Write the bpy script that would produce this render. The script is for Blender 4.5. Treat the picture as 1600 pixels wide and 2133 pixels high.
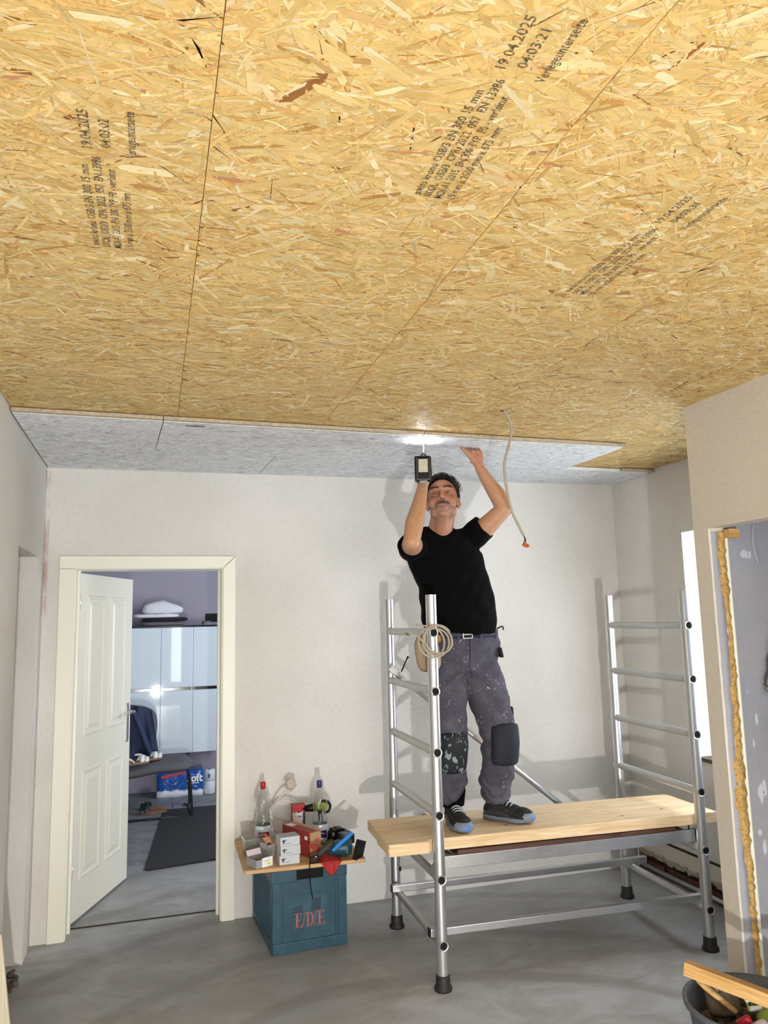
import bpy, bmesh, math, random
import numpy as np
from mathutils import Vector, Matrix, Euler
R = math.radians
random.seed(7); rng = np.random.default_rng(11)
for o in list(bpy.data.objects): bpy.data.objects.remove(o)
sc = bpy.context.scene; C = sc.collection

# ------------------------------------------------------------------ camera
cd = bpy.data.cameras.new('camera'); cam = bpy.data.objects.new('camera', cd); C.objects.link(cam); sc.camera = cam
cd.sensor_fit = 'HORIZONTAL'; cd.sensor_width = 36; cd.lens = 36*1594/1600; cd.clip_start = .05
_y, _p, _r = R(16.8), R(8.0), R(1.375)
fwd = Vector((math.sin(_y)*math.cos(_p), math.cos(_y)*math.cos(_p), math.sin(_p)))
rt = Vector((math.cos(_y), -math.sin(_y), 0)); up = rt.cross(fwd)
r2 = rt*math.cos(_r) - up*math.sin(_r); u2 = rt*math.sin(_r) + up*math.cos(_r)
M = Matrix((r2, u2, -fwd)).transposed().to_4x4(); M.translation = Vector((0, 0, 1.68)); cam.matrix_world = M

# ------------------------------------------------------------------ world, light, exposure
w = bpy.data.worlds.new('world'); sc.world = w; w.use_nodes = True
w.node_tree.nodes['Background'].inputs[0].default_value = (.78, .88, 1, 1)
w.node_tree.nodes['Background'].inputs[1].default_value = 7
sc.view_settings.view_transform = 'Standard'; sc.view_settings.look = 'None'
sc.view_settings.exposure = -.18; sc.view_settings.gamma = 1; sc.view_settings.use_curve_mapping = False
def area(name, loc, target, sx, sy, power, col):
    l = bpy.data.lights.new(name, 'AREA'); l.shape = 'RECTANGLE'; l.size = sx; l.size_y = sy; l.energy = power; l.color = col
    o = bpy.data.objects.new(name, l); C.objects.link(o); o.location = loc
    o.rotation_euler = (Vector(target)-Vector(loc)).to_track_quat('-Z', 'Y').to_euler(); return o
# site flood lamp on the floor behind the photographer
area('flood_lamp_light', (.09, -1.1, .30), (1.5, 3.6, 1.3), .07, .07, 116, (1, .985, .96))
# daylight of the big windows behind the photographer
area('daylight_behind', (1.35, -2.3, 1.25), (1.5, 4, 1.35), 1.9, 1.7, 108, (.90, .95, 1))
# daylight entering by the window in the right wall
area('daylight_right_window', (3.48, 3.45, 1.55), (1.2, 3.9, .6), .8, 1.1, 20, (.86, .93, 1))
# daylight of the far room's own window, right of the door
area('daylight_far_room', (2.4, 6.2, 1.7), (-.1, 8.0, 1.0), 1.5, 1.5, 85, (.84, .91, 1))

# ------------------------------------------------------------------ helpers
MAT = {}
WM = {}
def empty(name, loc, rz=0, label=None, cat=None, group=None, kind=None):
    o = bpy.data.objects.new(name, None); C.objects.link(o); o.location = loc; o.rotation_euler = (0, 0, rz)
    o.empty_display_size = .05
    WM[o.name] = Matrix.Translation(Vector(loc)) @ Matrix.Rotation(rz, 4, 'Z')
    tag(o, label, cat, group, kind); return o
def tag(o, label=None, cat=None, group=None, kind=None):
    if label: o['label'] = label
    if cat: o['category'] = cat
    if group: o['group'] = group
    if kind: o['kind'] = kind
    return o
def wm(o): return WM.get(o.name, Matrix.Identity(4))
def finish(name, bm, mat, parent=None, smooth=False, world=False, origin=None, label=None, bevel=0, kind=None):
    if bevel: bm.normal_update(); bmesh.ops.bevel(bm, geom=[e for e in bm.edges if e.is_manifold and e.calc_face_angle(0) > .5], offset=bevel, segments=2, affect='EDGES', profile=.6)
    me = bpy.data.meshes.new(name); bm.normal_update(); bm.to_mesh(me); bm.free()
    return link(name, me, mat, parent, smooth, world, origin, label, kind)
def link(name, me, mat, parent=None, smooth=False, world=False, origin=None, label=None, kind=None):
    if mat is not None:
        for m in (mat if isinstance(mat, (list, tuple)) else [mat]): me.materials.append(m)
    if smooth: me.polygons.foreach_set('use_smooth', [True]*len(me.polygons))
    o = bpy.data.objects.new(name, me); C.objects.link(o)
    base = wm(parent) if parent else Matrix.Identity(4)
    if parent: o.parent = parent
    loc = Matrix.Identity(4)
    if world:
        me.transform(base.inverted())
    if origin is None and len(me.vertices):
        n = len(me.vertices); a = np.empty(n*3, np.float32); me.vertices.foreach_get('co', a); a = a.reshape(-1, 3)
        c = (a.min(0)+a.max(0))/2; c[2] = a.min(0)[2]; origin = Vector(c.tolist())
    else: origin = Vector(origin or (0, 0, 0))
    me.transform(Matrix.Translation(-origin)); o.location = origin
    WM[o.name] = base @ Matrix.Translation(origin)
    if label: o['label'] = label
    if kind: o['kind'] = kind
    return o
def dup(src, parent=None, loc=None, rz=None, label=None, group=None):
    o = src.copy(); C.objects.link(o)
    if parent is not None: o.parent = parent
    if loc is not None: o.location = loc
    if rz is not None: o.rotation_euler = (0, 0, rz)
    base = wm(o.parent) if o.parent else Matrix.Identity(4)
    WM[o.name] = base @ Matrix.Translation(o.location) @ o.rotation_euler.to_matrix().to_4x4()
    if label: o['label'] = label
    if group: o['group'] = group
    for ch in [c for c in bpy.data.objects if c.parent == src]: dup(ch, o)
    return o
def box(bm, a, b, m=None, mi=0):
    a = Vector(a); b = Vector(b); vs = []
    for z in (a.z, b.z):
        for x, y in ((a.x, a.y), (b.x, a.y), (b.x, b.y), (a.x, b.y)): vs.append(bm.verts.new((m @ Vector((x, y, z))) if m else (x, y, z)))
    for f in ((3, 2, 1, 0), (4, 5, 6, 7), (0, 1, 5, 4), (1, 2, 6, 5), (2, 3, 7, 6), (3, 0, 4, 7)):
        bm.faces.new([vs[i] for i in f]).material_index = mi
    return vs
def prism(bm, pts, z0, z1, m=None, mi=0):
    """pts: CCW outline in XY (or use m to turn it), extruded z0..z1"""
    lo = [bm.verts.new((m @ Vector((x, y, z0))) if m else (x, y, z0)) for x, y in pts]
    hi = [bm.verts.new((m @ Vector((x, y, z1))) if m else (x, y, z1)) for x, y in pts]
    n = len(pts); bm.faces.new(lo[::-1]).material_index = mi; bm.faces.new(hi).material_index = mi
    for i in range(n): bm.faces.new((lo[i], lo[(i+1) % n], hi[(i+1) % n], hi[i])).material_index = mi
def frame_at(d):
    d = Vector(d).normalized(); a = Vector((0, 0, 1)) if abs(d.z) < .95 else Vector((1, 0, 0))
    u = a.cross(d).normalized(); return u, d.cross(u)
def tube(bm, pts, r, n=12, cap=True, mi=0, sx=1, sy=1):
    pts = [Vector(p) for p in pts]; rs = r if isinstance(r, (list, tuple)) else [r]*len(pts); rings = []; u = None
    for i, p in enumerate(pts):
        d = ((pts[min(i+1, len(pts)-1)]-pts[max(i-1, 0)])).normalized()
        if u is None: u, v = frame_at(d)
        else: u = (u - d*u.dot(d)).normalized(); v = d.cross(u)
        rings.append([bm.verts.new(p+(u*math.cos(2*math.pi*k/n)*sx+v*math.sin(2*math.pi*k/n)*sy)*rs[i]) for k in range(n)])
    for a, b in zip(rings, rings[1:]):
        for k in range(n): bm.faces.new((a[k], a[(k+1) % n], b[(k+1) % n], b[k])).material_index = mi
    if cap: bm.faces.new(rings[0][::-1]).material_index = mi; bm.faces.new(rings[-1]).material_index = mi
def spline(pts, k=6):
    pts = [Vector(p) for p in pts]; P = [pts[0]*2-pts[1]]+pts+[pts[-1]*2-pts[-2]]; out = []
    for i in range(1, len(P)-2):
        for j in range(k):
            t = j/k; a, b, c, d = P[i-1:i+3]
            out.append(.5*((2*b)+(c-a)*t+(2*a-5*b+4*c-d)*t*t+(3*b-a-3*c+d)*t**3))
    return out+[pts[-1]]
def lathe(bm, prof, n=24, m=None, mi=0, cap=False):
    rings = []
    for r, z in prof:
        rings.append([bm.verts.new((m @ Vector((r*math.cos(2*math.pi*k/n), r*math.sin(2*math.pi*k/n), z))) if m else (r*math.cos(2*math.pi*k/n), r*math.sin(2*math.pi*k/n), z)) for k in range(n)])
    for a, b in zip(rings, rings[1:]):
        for k in range(n): bm.faces.new((a[k], a[(k+1) % n], b[(k+1) % n], b[k])).material_index = mi
    if cap: bm.faces.new(rings[0][::-1]).material_index = mi; bm.faces.new(rings[-1]).material_index = mi
def TR(loc=(0, 0, 0), rx=0, ry=0, rz=0): return Matrix.Translation(Vector(loc)) @ Euler((rx, ry, rz)).to_matrix().to_4x4()
def BX(name, a, b, mat, parent=None, bevel=0, m=None, world=False, label=None, smooth=False, kind=None):
    bm = bmesh.new(); box(bm, a, b, m); return finish(name, bm, mat, parent, smooth, world, bevel=bevel, label=label, kind=kind)
def TB(name, pts, r, mat, parent=None, n=12, world=False, label=None, **k):
    bm = bmesh.new(); tube(bm, pts, r, n, **k); return finish(name, bm, mat, parent, True, world, label=label)
def autosmooth(o, ang=35):
    me = o.data; n = len(me.polygons); me.polygons.foreach_set('use_smooth', [True]*n)
    try: me.set_sharp_from_angle(angle=R(ang))
    except Exception: pass
    return o

# ------------------------------------------------------------------ materials
def srgb(h):
    h = h.lstrip('#'); c = [int(h[i:i+2], 16)/255 for i in (0, 2, 4)]
    return tuple((x/12.92 if x <= .04045 else ((x+.055)/1.055)**2.4) for x in c)+(1,)
class N:
    def __init__(s, name):
        s.m = bpy.data.materials.new(name); s.m.use_nodes = True; s.t = s.m.node_tree; s.b = s.t.nodes['Principled BSDF']
    def n(s, t, **k):
        x = s.t.nodes.new(t)
        for a, b in k.items():
            if a in x.inputs.keys() if isinstance(a, str) else False: x.inputs[a].default_value = b
            else: setattr(x, a, b)
        return x
    def l(s, a, b): s.t.links.new(a, b)
    def coord(s, kind='Object', scale=(1, 1, 1)):
        tc = s.n('ShaderNodeTexCoord'); mp = s.n('ShaderNodeMapping'); mp.inputs['Scale'].default_value = scale
        s.l(tc.outputs[kind], mp.inputs['Vector']); return mp.outputs[0]
    def noise(s, vec, scale, detail=4, rough=.55, dist=0):
        x = s.n('ShaderNodeTexNoise'); x.inputs['Scale'].default_value = scale; x.inputs['Detail'].default_value = detail
        x.inputs['Roughness'].default_value = rough; x.inputs['Distortion'].default_value = dist; s.l(vec, x.inputs['Vector']); return x.outputs['Fac']
    def ramp(s, fac, stops):
        x = s.n('ShaderNodeValToRGB'); e = x.color_ramp.elements
        while len(e) < len(stops): e.new(.5)
        for q, (p, c) in zip(e, stops): q.position = p; q.color = srgb(c) if isinstance(c, str) else (c, c, c, 1)
        s.l(fac, x.inputs[0]); return x.outputs[0]
    def mix(s, fac, a, b, mode='MIX'):
        x = s.n('ShaderNodeMix'); x.data_type = 'RGBA'; x.blend_type = mode
        for v, i in ((fac, 0), (a, 6), (b, 7)):
            if isinstance(v, (int, float)): x.inputs[i].default_value = v
            elif isinstance(v, str): x.inputs[i].default_value = srgb(v)
            elif isinstance(v, tuple): x.inputs[i].default_value = v
            else: s.l(v, x.inputs[i])
        return x.outputs[2]
    def bump(s, h, strength=.3, dist=.01):
        x = s.n('ShaderNodeBump'); x.inputs['Strength'].default_value = strength; x.inputs['Distance'].default_value = dist
        s.l(h, x.inputs['Height']); s.l(x.outputs[0], s.b.inputs['Normal'])
    def col(s, c):
        if isinstance(c, str): s.b.inputs['Base Color'].default_value = srgb(c)
        else: s.l(c, s.b.inputs['Base Color'])
    def set(s, rough=.5, metal=0, **k):
        s.b.inputs['Roughness'].default_value = rough; s.b.inputs['Metallic'].default_value = metal
        for a, v in k.items(): s.b.inputs[a.replace('_', ' ')].default_value = v
        return s.m
def plain(name, c, rough=.5, metal=0, var=.12, scale=30, bump=0, **k):
    """a colour with slight grain so that no surface is dead flat"""
    n = N(name); v = n.coord(); f = n.noise(v, scale)
    dark = tuple(x*(1-var) for x in srgb(c)[:3])+(1,); lite = tuple(min(1, x*(1+var)) for x in srgb(c)[:3])+(1,)
    n.col(n.mix(f, dark, lite))
    if bump: n.bump(f, bump, .004)
    return n.set(rough, metal, **k)
def plaster(name, base, dark, warm):
    n = N(name); v = n.coord('Object')
    a = n.ramp(n.noise(v, 1.3, 3, .5), [(.35, 0.), (.7, 1.)]); c = n.mix(a, base, dark)
    b = n.ramp(n.noise(n.coord('Object', (1, 1, .4)), 2.3, 4, .6), [(.52, 0.), (.75, .6)]); c = n.mix(b, c, warm)
    s_ = n.ramp(n.noise(v, 38, 3, .7), [(.3, .94), (.6, 1.)]); c = n.mix(1., c, s_, 'MULTIPLY'); n.col(c)
    n.bump(n.noise(n.coord('Object', (1, 1, 2.5)), 22, 6, .65), .18, .01); return n.set(.85)
m_wall = plaster('plaster_white', '#dedbd6', '#d0cdc6', '#d8d0c6')
m_wall_grey = plaster('plaster_niche', '#a9aab3', '#9d9fa9', '#b0aeb2')
m_partition = plaster('plaster_partition', '#d2cabd', '#cbc3b5', '#cfc4b2')
# left wall and back wall corner: same plaster
def concrete():
    n = N('screed_grey'); v = n.coord()
    c = n.ramp(n.noise(v, .9, 6, .6, .6), [(.3, '#929498'), (.55, '#abadb0'), (.78, '#babcbe')])
    d = n.ramp(n.noise(n.coord('Object', (1, 1.6, 1)), 2.6, 8, .68, 1.2), [(.42, 0.), (.62, .75)]); c = n.mix(d, c, '#939089')
    # trowel arcs
    wv = n.n('ShaderNodeTexWave'); wv.wave_type = 'RINGS'; wv.rings_direction = 'Z'; wv.inputs['Scale'].default_value = .55
    wv.inputs['Distortion'].default_value = 5; wv.inputs['Detail'].default_value = 3; wv.inputs['Detail Scale'].default_value = .6
    mp = n.n('ShaderNodeMapping'); mp.inputs['Location'].default_value = (-1.1, -2.2, 0); tc = n.n('ShaderNodeTexCoord')
    n.l(tc.outputs['Object'], mp.inputs[0]); n.l(mp.outputs[0], wv.inputs['Vector'])
    c = n.mix(n.ramp(wv.outputs['Fac'], [(.86, 0.), (.97, .35)]), c, '#77756f')
    sp = n.ramp(n.noise(v, 55, 3, .8), [(.70, 0.), (.78, .6)]); c = n.mix(sp, c, '#b9b5aa'); n.col(c)
    r = n.ramp(n.noise(v, 3.2, 4), [(.3, .38), (.7, .66)]); n.l(r, n.b.inputs['Roughness'])
    n.bump(n.noise(v, 9, 7, .7), .12, .01); n.b.inputs['Specular IOR Level'].default_value = .45; return n.m
m_floor = concrete()
def osb_strand():
    n = N('osb_strand'); at = n.n('ShaderNodeAttribute'); at.attribute_name = 'tint'
    uv = n.n('ShaderNodeUVMap'); uv.uv_map = 'UVMap'
    mp = n.n('ShaderNodeMapping'); mp.inputs['Scale'].default_value = (6, 70, 1); n.l(uv.outputs[0], mp.inputs[0])
    f = n.noise(mp.outputs[0], 6, 4, .6); g = n.ramp(f, [(.3, .80), (.65, 1.05)])
    n.col(n.mix(1., at.outputs['Color'], g, 'MULTIPLY')); n.bump(f, .25, .002); return n.set(.55, Specular_IOR_Level=.35)
m_strand = osb_strand()
def osb_base():
    n = N('osb_board'); v = n.coord('Object', (1, .35, 1))
    n.col(n.ramp(n.noise(v, 60, 5, .7, 2), [(.3, '#b98e4c'), (.5, '#dcb470'), (.7, '#ecca88')])); n.bump(n.noise(v, 80, 4), .3, .003); return n.set(.6)
m_osb = osb_base()
def white_board():
    n = N('whitewashed_board'); v = n.coord('Object', (.22, 1, 1))
    f = n.noise(v, 95, 6, .72, 1.5); g = n.noise(n.coord('Object', (.5, 1, 1)), 210, 3, .7, .8)
    c = n.ramp(f, [(.30, '#c6c8ca'), (.46, '#e6e9ec'), (.62, '#f4f7fa')]); c = n.mix(n.ramp(g, [(.60, 0.), (.72, .55)]), c, '#aaa49c'); n.col(c)
    n.bump(f, .9, .006); return n.set(.7)
m_white = white_board()
m_tongue = plain('board_tongue', '#b5a790', .7, var=.6, scale=75, bump=.6)
def alu(name, c='#d6d8da', rough=.34):
    n = N(name); v = n.coord('Object'); f = n.noise(v, 60, 5, .7); n.col(n.mix(f, c, '#c6c8ca'))
    sp = n.noise(v, 23, 3, .8); n.l(n.ramp(sp, [(.3, rough*.92), (.75, rough*1.15)]), n.b.inputs['Roughness'])
    n.bump(f, .02, .001); n.b.inputs['Metallic'].default_value = .9; return n.m
m_alu = alu('aluminium'); m_alu_dull = alu('aluminium_dull', '#c6c4be', .5); m_chrome = alu('chrome', '#e4e4e4', .12)
m_rubber = plain('black_rubber', '#1b1b1c', .6, var=.3); m_black = plain('black_plastic', '#0b0b0c', .42, var=.2, Specular_IOR_Level=.3); m_hole_shade = plain('hole_shade', '#0a0a0b', .9)  # last one: black painted for the shade inside bores and openings
def wood(name, a, b, c, axis='X', sc_=9, rough=.6):
    n = N(name); s = {'X': (.6, 9, 9), 'Y': (9, .6, 9), 'Z': (9, 9, .6)}[axis]; v = n.coord('Object', s)
    f = n.noise(v, sc_*.45, 6, .62, 1.2); cc = n.ramp(f, [(.28, a), (.5, b), (.72, c)])
    k = n.ramp(n.noise(n.coord('Object', tuple(x**.35 for x in s)), 7, 2, .5), [(.66, 0.), (.74, .5)]); cc = n.mix(k, cc, a); n.col(cc)
    n.bump(f, .15, .002); return n.set(rough)
m_plank = wood('spruce_plank', '#cfab7c', '#e2c69c', '#efdbbb'); m_lath = wood('pine_lath', '#a97e45', '#c9a063', '#dcbc85')
m_ply = wood('brown_ply', '#3f2a22', '#54382d', '#63443a', rough=.45); m_tabletop = wood('table_board', '#b48a58', '#c9a271', '#d8b78a')
m_cream = plain('cream_paint', '#e9e7d8', .35, var=.03, scale=6); m_doorleaf = plain('door_paint', '#eceadb', .38, var=.02, scale=5)
m_farwall = plain('lilac_grey_wall', '#a49fae', .8, var=.03, scale=4); m_gloss = plain('gloss_white', '#dbe6ee', .03, var=.01, scale=3)
m_blackgloss = plain('black_gloss', '#0c0c0e', .15)
def tilemat():
    n = N('grey_tile'); v = n.coord('Object'); f = n.noise(v, 7, 7, .7, .4); n.col(n.ramp(f, [(.3, '#67666a'), (.5, '#828287'), (.7, '#97979c')])); return n.set(.5)
m_tile = tilemat(); m_mat = plain('dark_mat', '#2b2c2f', .8, var=.25, scale=14, bump=.3)
def foam():
    n = N('pu_foam'); v = n.coord(); f = n.noise(v, 30, 6, .7, 2.5); n.col(n.ramp(f, [(.28, '#96702f'), (.46, '#cfa35a'), (.66, '#e6c684')])); n.bump(f, .8, .012); return n.set(.5)
m_foam = foam(); m_rubble = plain('rubble', '#5f554b', .95, var=.5, scale=30, bump=1.); m_brick = plain('old_brick', '#6a4a3c', .95, var=.45, scale=25, bump=.8)
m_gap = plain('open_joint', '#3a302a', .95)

# ------------------------------------------------------------------ the room shell
XL, XR, YB, ZC = -.605, 3.15, 4.735, 2.622
XP, YP = 2.345, 2.907                      # partition on the right
def wall(name, boxes, mat=m_wall, label=None):
    bm = bmesh.new()
    for a, b in boxes: box(bm, a, b)
    o = finish(name, bm, mat, kind='structure', origin=(0, 0, 0)); return o
bm = bmesh.new(); box(bm, (XL-1.3, -2.6, -.12), (XR+.35, 4.90, 0)); floor = finish('floor', bm, m_floor, kind='structure', origin=(0, 0, 0))
# far room floor: screed strip, then tiles
bm = bmesh.new(); box(bm, (-2.2, 4.908, -.12), (2.6, 5.985, -.001)); box(bm, (-2.2, 5.985, -.12), (2.6, 8.5, -.012)); floor2 = finish('floor', bm, m_floor, kind='structure', origin=(0, 0, 0))
t0 = None
for i in range(8):
    for j in range(5):
        x0, y0 = -2.2+.6*i, 5.99+.6*j; y1 = min(y0+.597, 8.5)
        if j == 4 or t0 is None or y1-y0 < .59:
            t = BX('tile', (x0+.002, y0+.002, -.012), (x0+.597, y1, .001), m_tile, floor2); t0 = t0 or t
        else: t = dup(t0, floor2, (x0+.2995, y0+.2995, -.012))
# threshold seam between the floors
BX('trim_1', (-.44, 4.897, -.02), (.40, 4.910, .004), m_gap, kind='structure')
DL, DR, DT = -.435, .398, 2.012            # door opening
wall('wall_back', [((XL-.2, YB, 0), (DL-.02, YB+.17, 2.75)), ((DR+.02, YB, 0), (XR+.3, YB+.17, 2.75)), ((DL-.02, YB, DT+.02), (DR+.02, YB+.17, 2.75))])
wl = wall('wall_left', [((XL-.28, 4.5, 0), (XL, YB, 2.75)), ((XL-.28, 3.875, 2.06), (XL, 4.5, 2.75)), ((XL-.28, -2.5, 0), (XL, 3.875, 2.75))])
wall('wall_left_beyond', [((XL-1.2, 3.0, 0), (XL-1.1, 5.0, 2.7)), ((XL-1.2, 4.62, 0), (XL-.28, 4.72, 2.7)), ((XL-1.2, 3.0, 0), (XL-.28, 3.1, 2.7))], m_wall_grey)
BX('ceiling', (XL-1.2, 3.0, 2.6), (XL-.28, 5.0, 2.7), m_wall_grey, kind='structure')
wr = wall('wall_right', [((XR, YP, .235), (XR+.3, 4.9, .82)), ((XR, YP, 2.175), (XR+.3, 4.9, 2.75)), ((XR, 4.02, .82), (XR+.3, 4.9, 2.175)), ((XR+.12, YP, 0), (XR+.3, 4.9, .235)), ((XR, YP, .82), (XR+.3, 3.02, 2.175))])
wp = wall('wall_partition', [((XP, 2.811, 0), (XP+.085, YP, 2.75)), ((XP, 1.75, 2.048), (XP+.085, 2.811, 2.75)), ((XP, -2.5, 0), (XP+.085, 1.75, 2.75))], m_partition)
wall('wall_niche', [((XP+.085, 2.835, 0), (XR+.3, YP, 2.75)), ((3.0, -1, 0), (3.1, 2.835, 2.75)), ((XP+.085, 1.0, 0), (3.1, 1.1, 2.75))], m_wall_grey)
wall('wall_front', [((XL-.3, -2.6, 0), (XR+.3, -2.5, 2.75))])
wall('wall_far', [((-2.3, 8.45, 0), (2.7, 8.6, 2.7)), ((-2.3, 4.9, 0), (-2.2, 8.6, 2.7)), ((2.6, 4.9, 0), (2.7, 8.6, 2.7))], m_farwall)
BX('ceiling', (-2.3, 4.9, 2.6), (2.7, 8.6, 2.7), m_wall, kind='structure')
# reddish smear of old paint in the left corner: a thin skin of filler
n = N('reddish_filler'); f = n.noise(n.coord('Object', (1, 1, .25)), 9, 6, .7); al = n.ramp(f, [(.42, 0.), (.60, .55)]); n.col('#b5654e'); n.l(al, n.b.inputs['Alpha']); m_red = n.set(.9)
bm = bmesh.new()
for a, b, c in ((XL+.002, YB-.002, 0),):
    vs = [bm.verts.new(p) for p in ((a, YB-.05, 1.75), (a, YB-.001, 1.75), (a, YB-.001, 2.58), (a, YB-.05, 2.58))]; bm.faces.new(vs)
    vs = [bm.verts.new(p) for p in ((a, b, 1.75), (a+.02, b, 1.75), (a+.02, b, 2.58), (a, b, 2.58))]; bm.faces.new(vs[::-1])
finish('filler_stain', bm, m_red, wl, world=True, label='thin reddish filler smear in the corner')
# broken plinth of the right wall: dark box for the gap shade, strip, bricks and pipe in the chase
BX('batten', (XR-.006, YP, .222), (XR+.12, YB, .236), m_gap, wr, world=True, label='dark strip painted for the shadow gap above the plinth')  # solid dark strip in place of the shade in the gap; no batten there
BX('plinth_strip', (XR-.004, YP, .125), (XR+.05, YB, .222), m_partition, wr, world=True)
bm = bmesh.new(); yy = YP
while yy < YB:
    L = random.uniform(.02, .06); h = random.uniform(.006, .03)
    box(bm, (XR-.008-random.uniform(0, .01), yy, .125-h), (XR+.05, yy+L, .127+random.uniform(0, .012))); yy += L*.9
finish('broken_plaster', bm, plain('broken_plaster', '#a39a8d', .95, var=.35, scale=40, bump=.6), wr, world=True, bevel=.003, kind='stuff')
yy = YP+.01
while yy < YB-.05:
    L = random.uniform(.15, .23)
    BX('brick', (XR+.02+random.uniform(0, .02), yy, .0), (XR+.118, min(yy+L, YB), .062+random.uniform(-.006, .006)), m_brick, wr, world=True, bevel=.004)
    BX('brick', (XR+.035+random.uniform(0, .02), yy+.08, .07), (XR+.118, min(yy+L+.06, YB), .115), m_brick, wr, world=True, bevel=.004); yy += L+.012
TB('heating_pipe', [(XR+.0, YP, .03), (XR+.0, 3.8, .032), (XR+.004, YB, .03)], .014, m_alu_dull, wr, world=True, label='thin grey pipe along the foot of the wall')
# window on the right, seen edge on
win = BX('window_1', (XR+.2, 3.02, .82), (XR+.26, 3.08, 2.175), m_cream, kind='structure')
for a, b in (((XR+.2, 3.96, .82), (XR+.26, 4.02, 2.175)), ((XR+.2, 3.08, .82), (XR+.26, 3.96, .88)), ((XR+.2, 3.08, 2.115), (XR+.26, 3.96, 2.175))):
    BX('window_frame', a, b, m_cream, win, world=True, bevel=.004)
n = N('window_glass'); n.col('#ffffff'); n.b.inputs['Transmission Weight'].default_value = 1; m_glass = n.set(.0, IOR=1.02)
BX('pane', (XR+.228, 3.08, .88), (XR+.232, 3.96, 2.115), m_glass, win, world=True)
BX('window_sill', (XR-.012, 3.03, .80), (XR+.2, 4.01, .822), m_rubble, wr, world=True, label='unfinished window sill with crumbs')

# ------------------------------------------------------------------ partition opening: plaster bead, rough plaster, foam, grey wall
def strip(name, xa, xb, mat, depth, rough, z0=0., z1=2.03, n=70, y=2.811, label=None):
    """vertical strip on the jamb face with ragged outline xa(z)..xb(z) and its own thickness"""
    bm = bmesh.new(); L = []; Rr = []
    for i in range(n+1):
        z = z0+(z1-z0)*i/n; a = xa(z)+random.uniform(-1, 1)*rough; b = xb(z)+random.uniform(-1, 1)*rough
        d = depth*(random.uniform(.5, 1.3) if rough > .0005 else 1)
        L.append([bm.verts.new((a, y+.001, z)), bm.verts.new((a+.001, y-d*.7, z))]); Rr.append([bm.verts.new((b-.001, y-d, z)), bm.verts.new((b, y+.001, z))])
    for i in range(n):
        q = L[i]+Rr[i]; s = L[i+1]+Rr[i+1]
        for k in range(3): bm.faces.new((q[k], q[k+1], s[k+1], s[k]))
    return finish(name, bm, mat, wp, True, True, label=label)
strip('corner_bead', lambda z: XP-.001, lambda z: XP+.012, m_wall, .004, .0008, z1=2.045, label='white plaster edge strip')
strip('rough_plaster', lambda z: XP+.012, lambda z: XP+.046+.008*math.sin(z*5), m_wall_grey, .006, .003)
strip('expanding_foam', lambda z: XP+.044+.009*math.sin(z*5+.3)+.006*math.sin(z*13)+.003*math.sin(z*41)-(.012 if .85 < z < 1.05 else 0), lambda z: XP+.074, m_foam, .014, .004, n=120, label='ragged strip of yellow expanding foam')
strip('frame_edge', lambda z: XP+.075, lambda z: XP+.086, m_cream, .018, .0001, label='narrow cream edge of the old frame')
bm = bmesh.new(); box(bm, (XP+.07, 2.76, 2.0), (XP+.125, 2.80, 2.04)); finish('wedge', bm, m_lath, wp, world=True, bevel=.003, label='small wooden wedge under the lintel')
# ------------------------------------------------------------------ ceiling
ceil = BX('ceiling', (XL-.28, -2.6, ZC+.014), (XR+.3, 4.9, ZC+.12), m_osb, kind='structure')
PAL = [('#efd59c', 18), ('#e9c987', 26), ('#e2bf78', 26), ('#f5e2b2', 9), ('#d9b069', 10), ('#c79650', 3.0), ('#e6c680', 16), ('#9c6838', .9), ('#cc9166', .8), ('#5a3a24', .40), ('#b5a888', .35), ('#2e2018', .22)]
WPAL = [('#f5f7f9', 28), ('#eef0f3', 26), ('#e4e7ea', 14), ('#d6d8da', 7), ('#c4c1be', 3), ('#fafbfc', 20), ('#b0a79d', .6)]
pal = np.array([srgb(c)[:3] for c, _ in PAL]); pw = np.array([p for _, p in PAL]); pw = pw/pw.sum(); wpal = np.array([srgb(c)[:3] for c, _ in WPAL]); wpw = np.array([p for _, p in WPAL]); wpw = wpw/wpw.sum(); m_lo = 2.598
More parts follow.
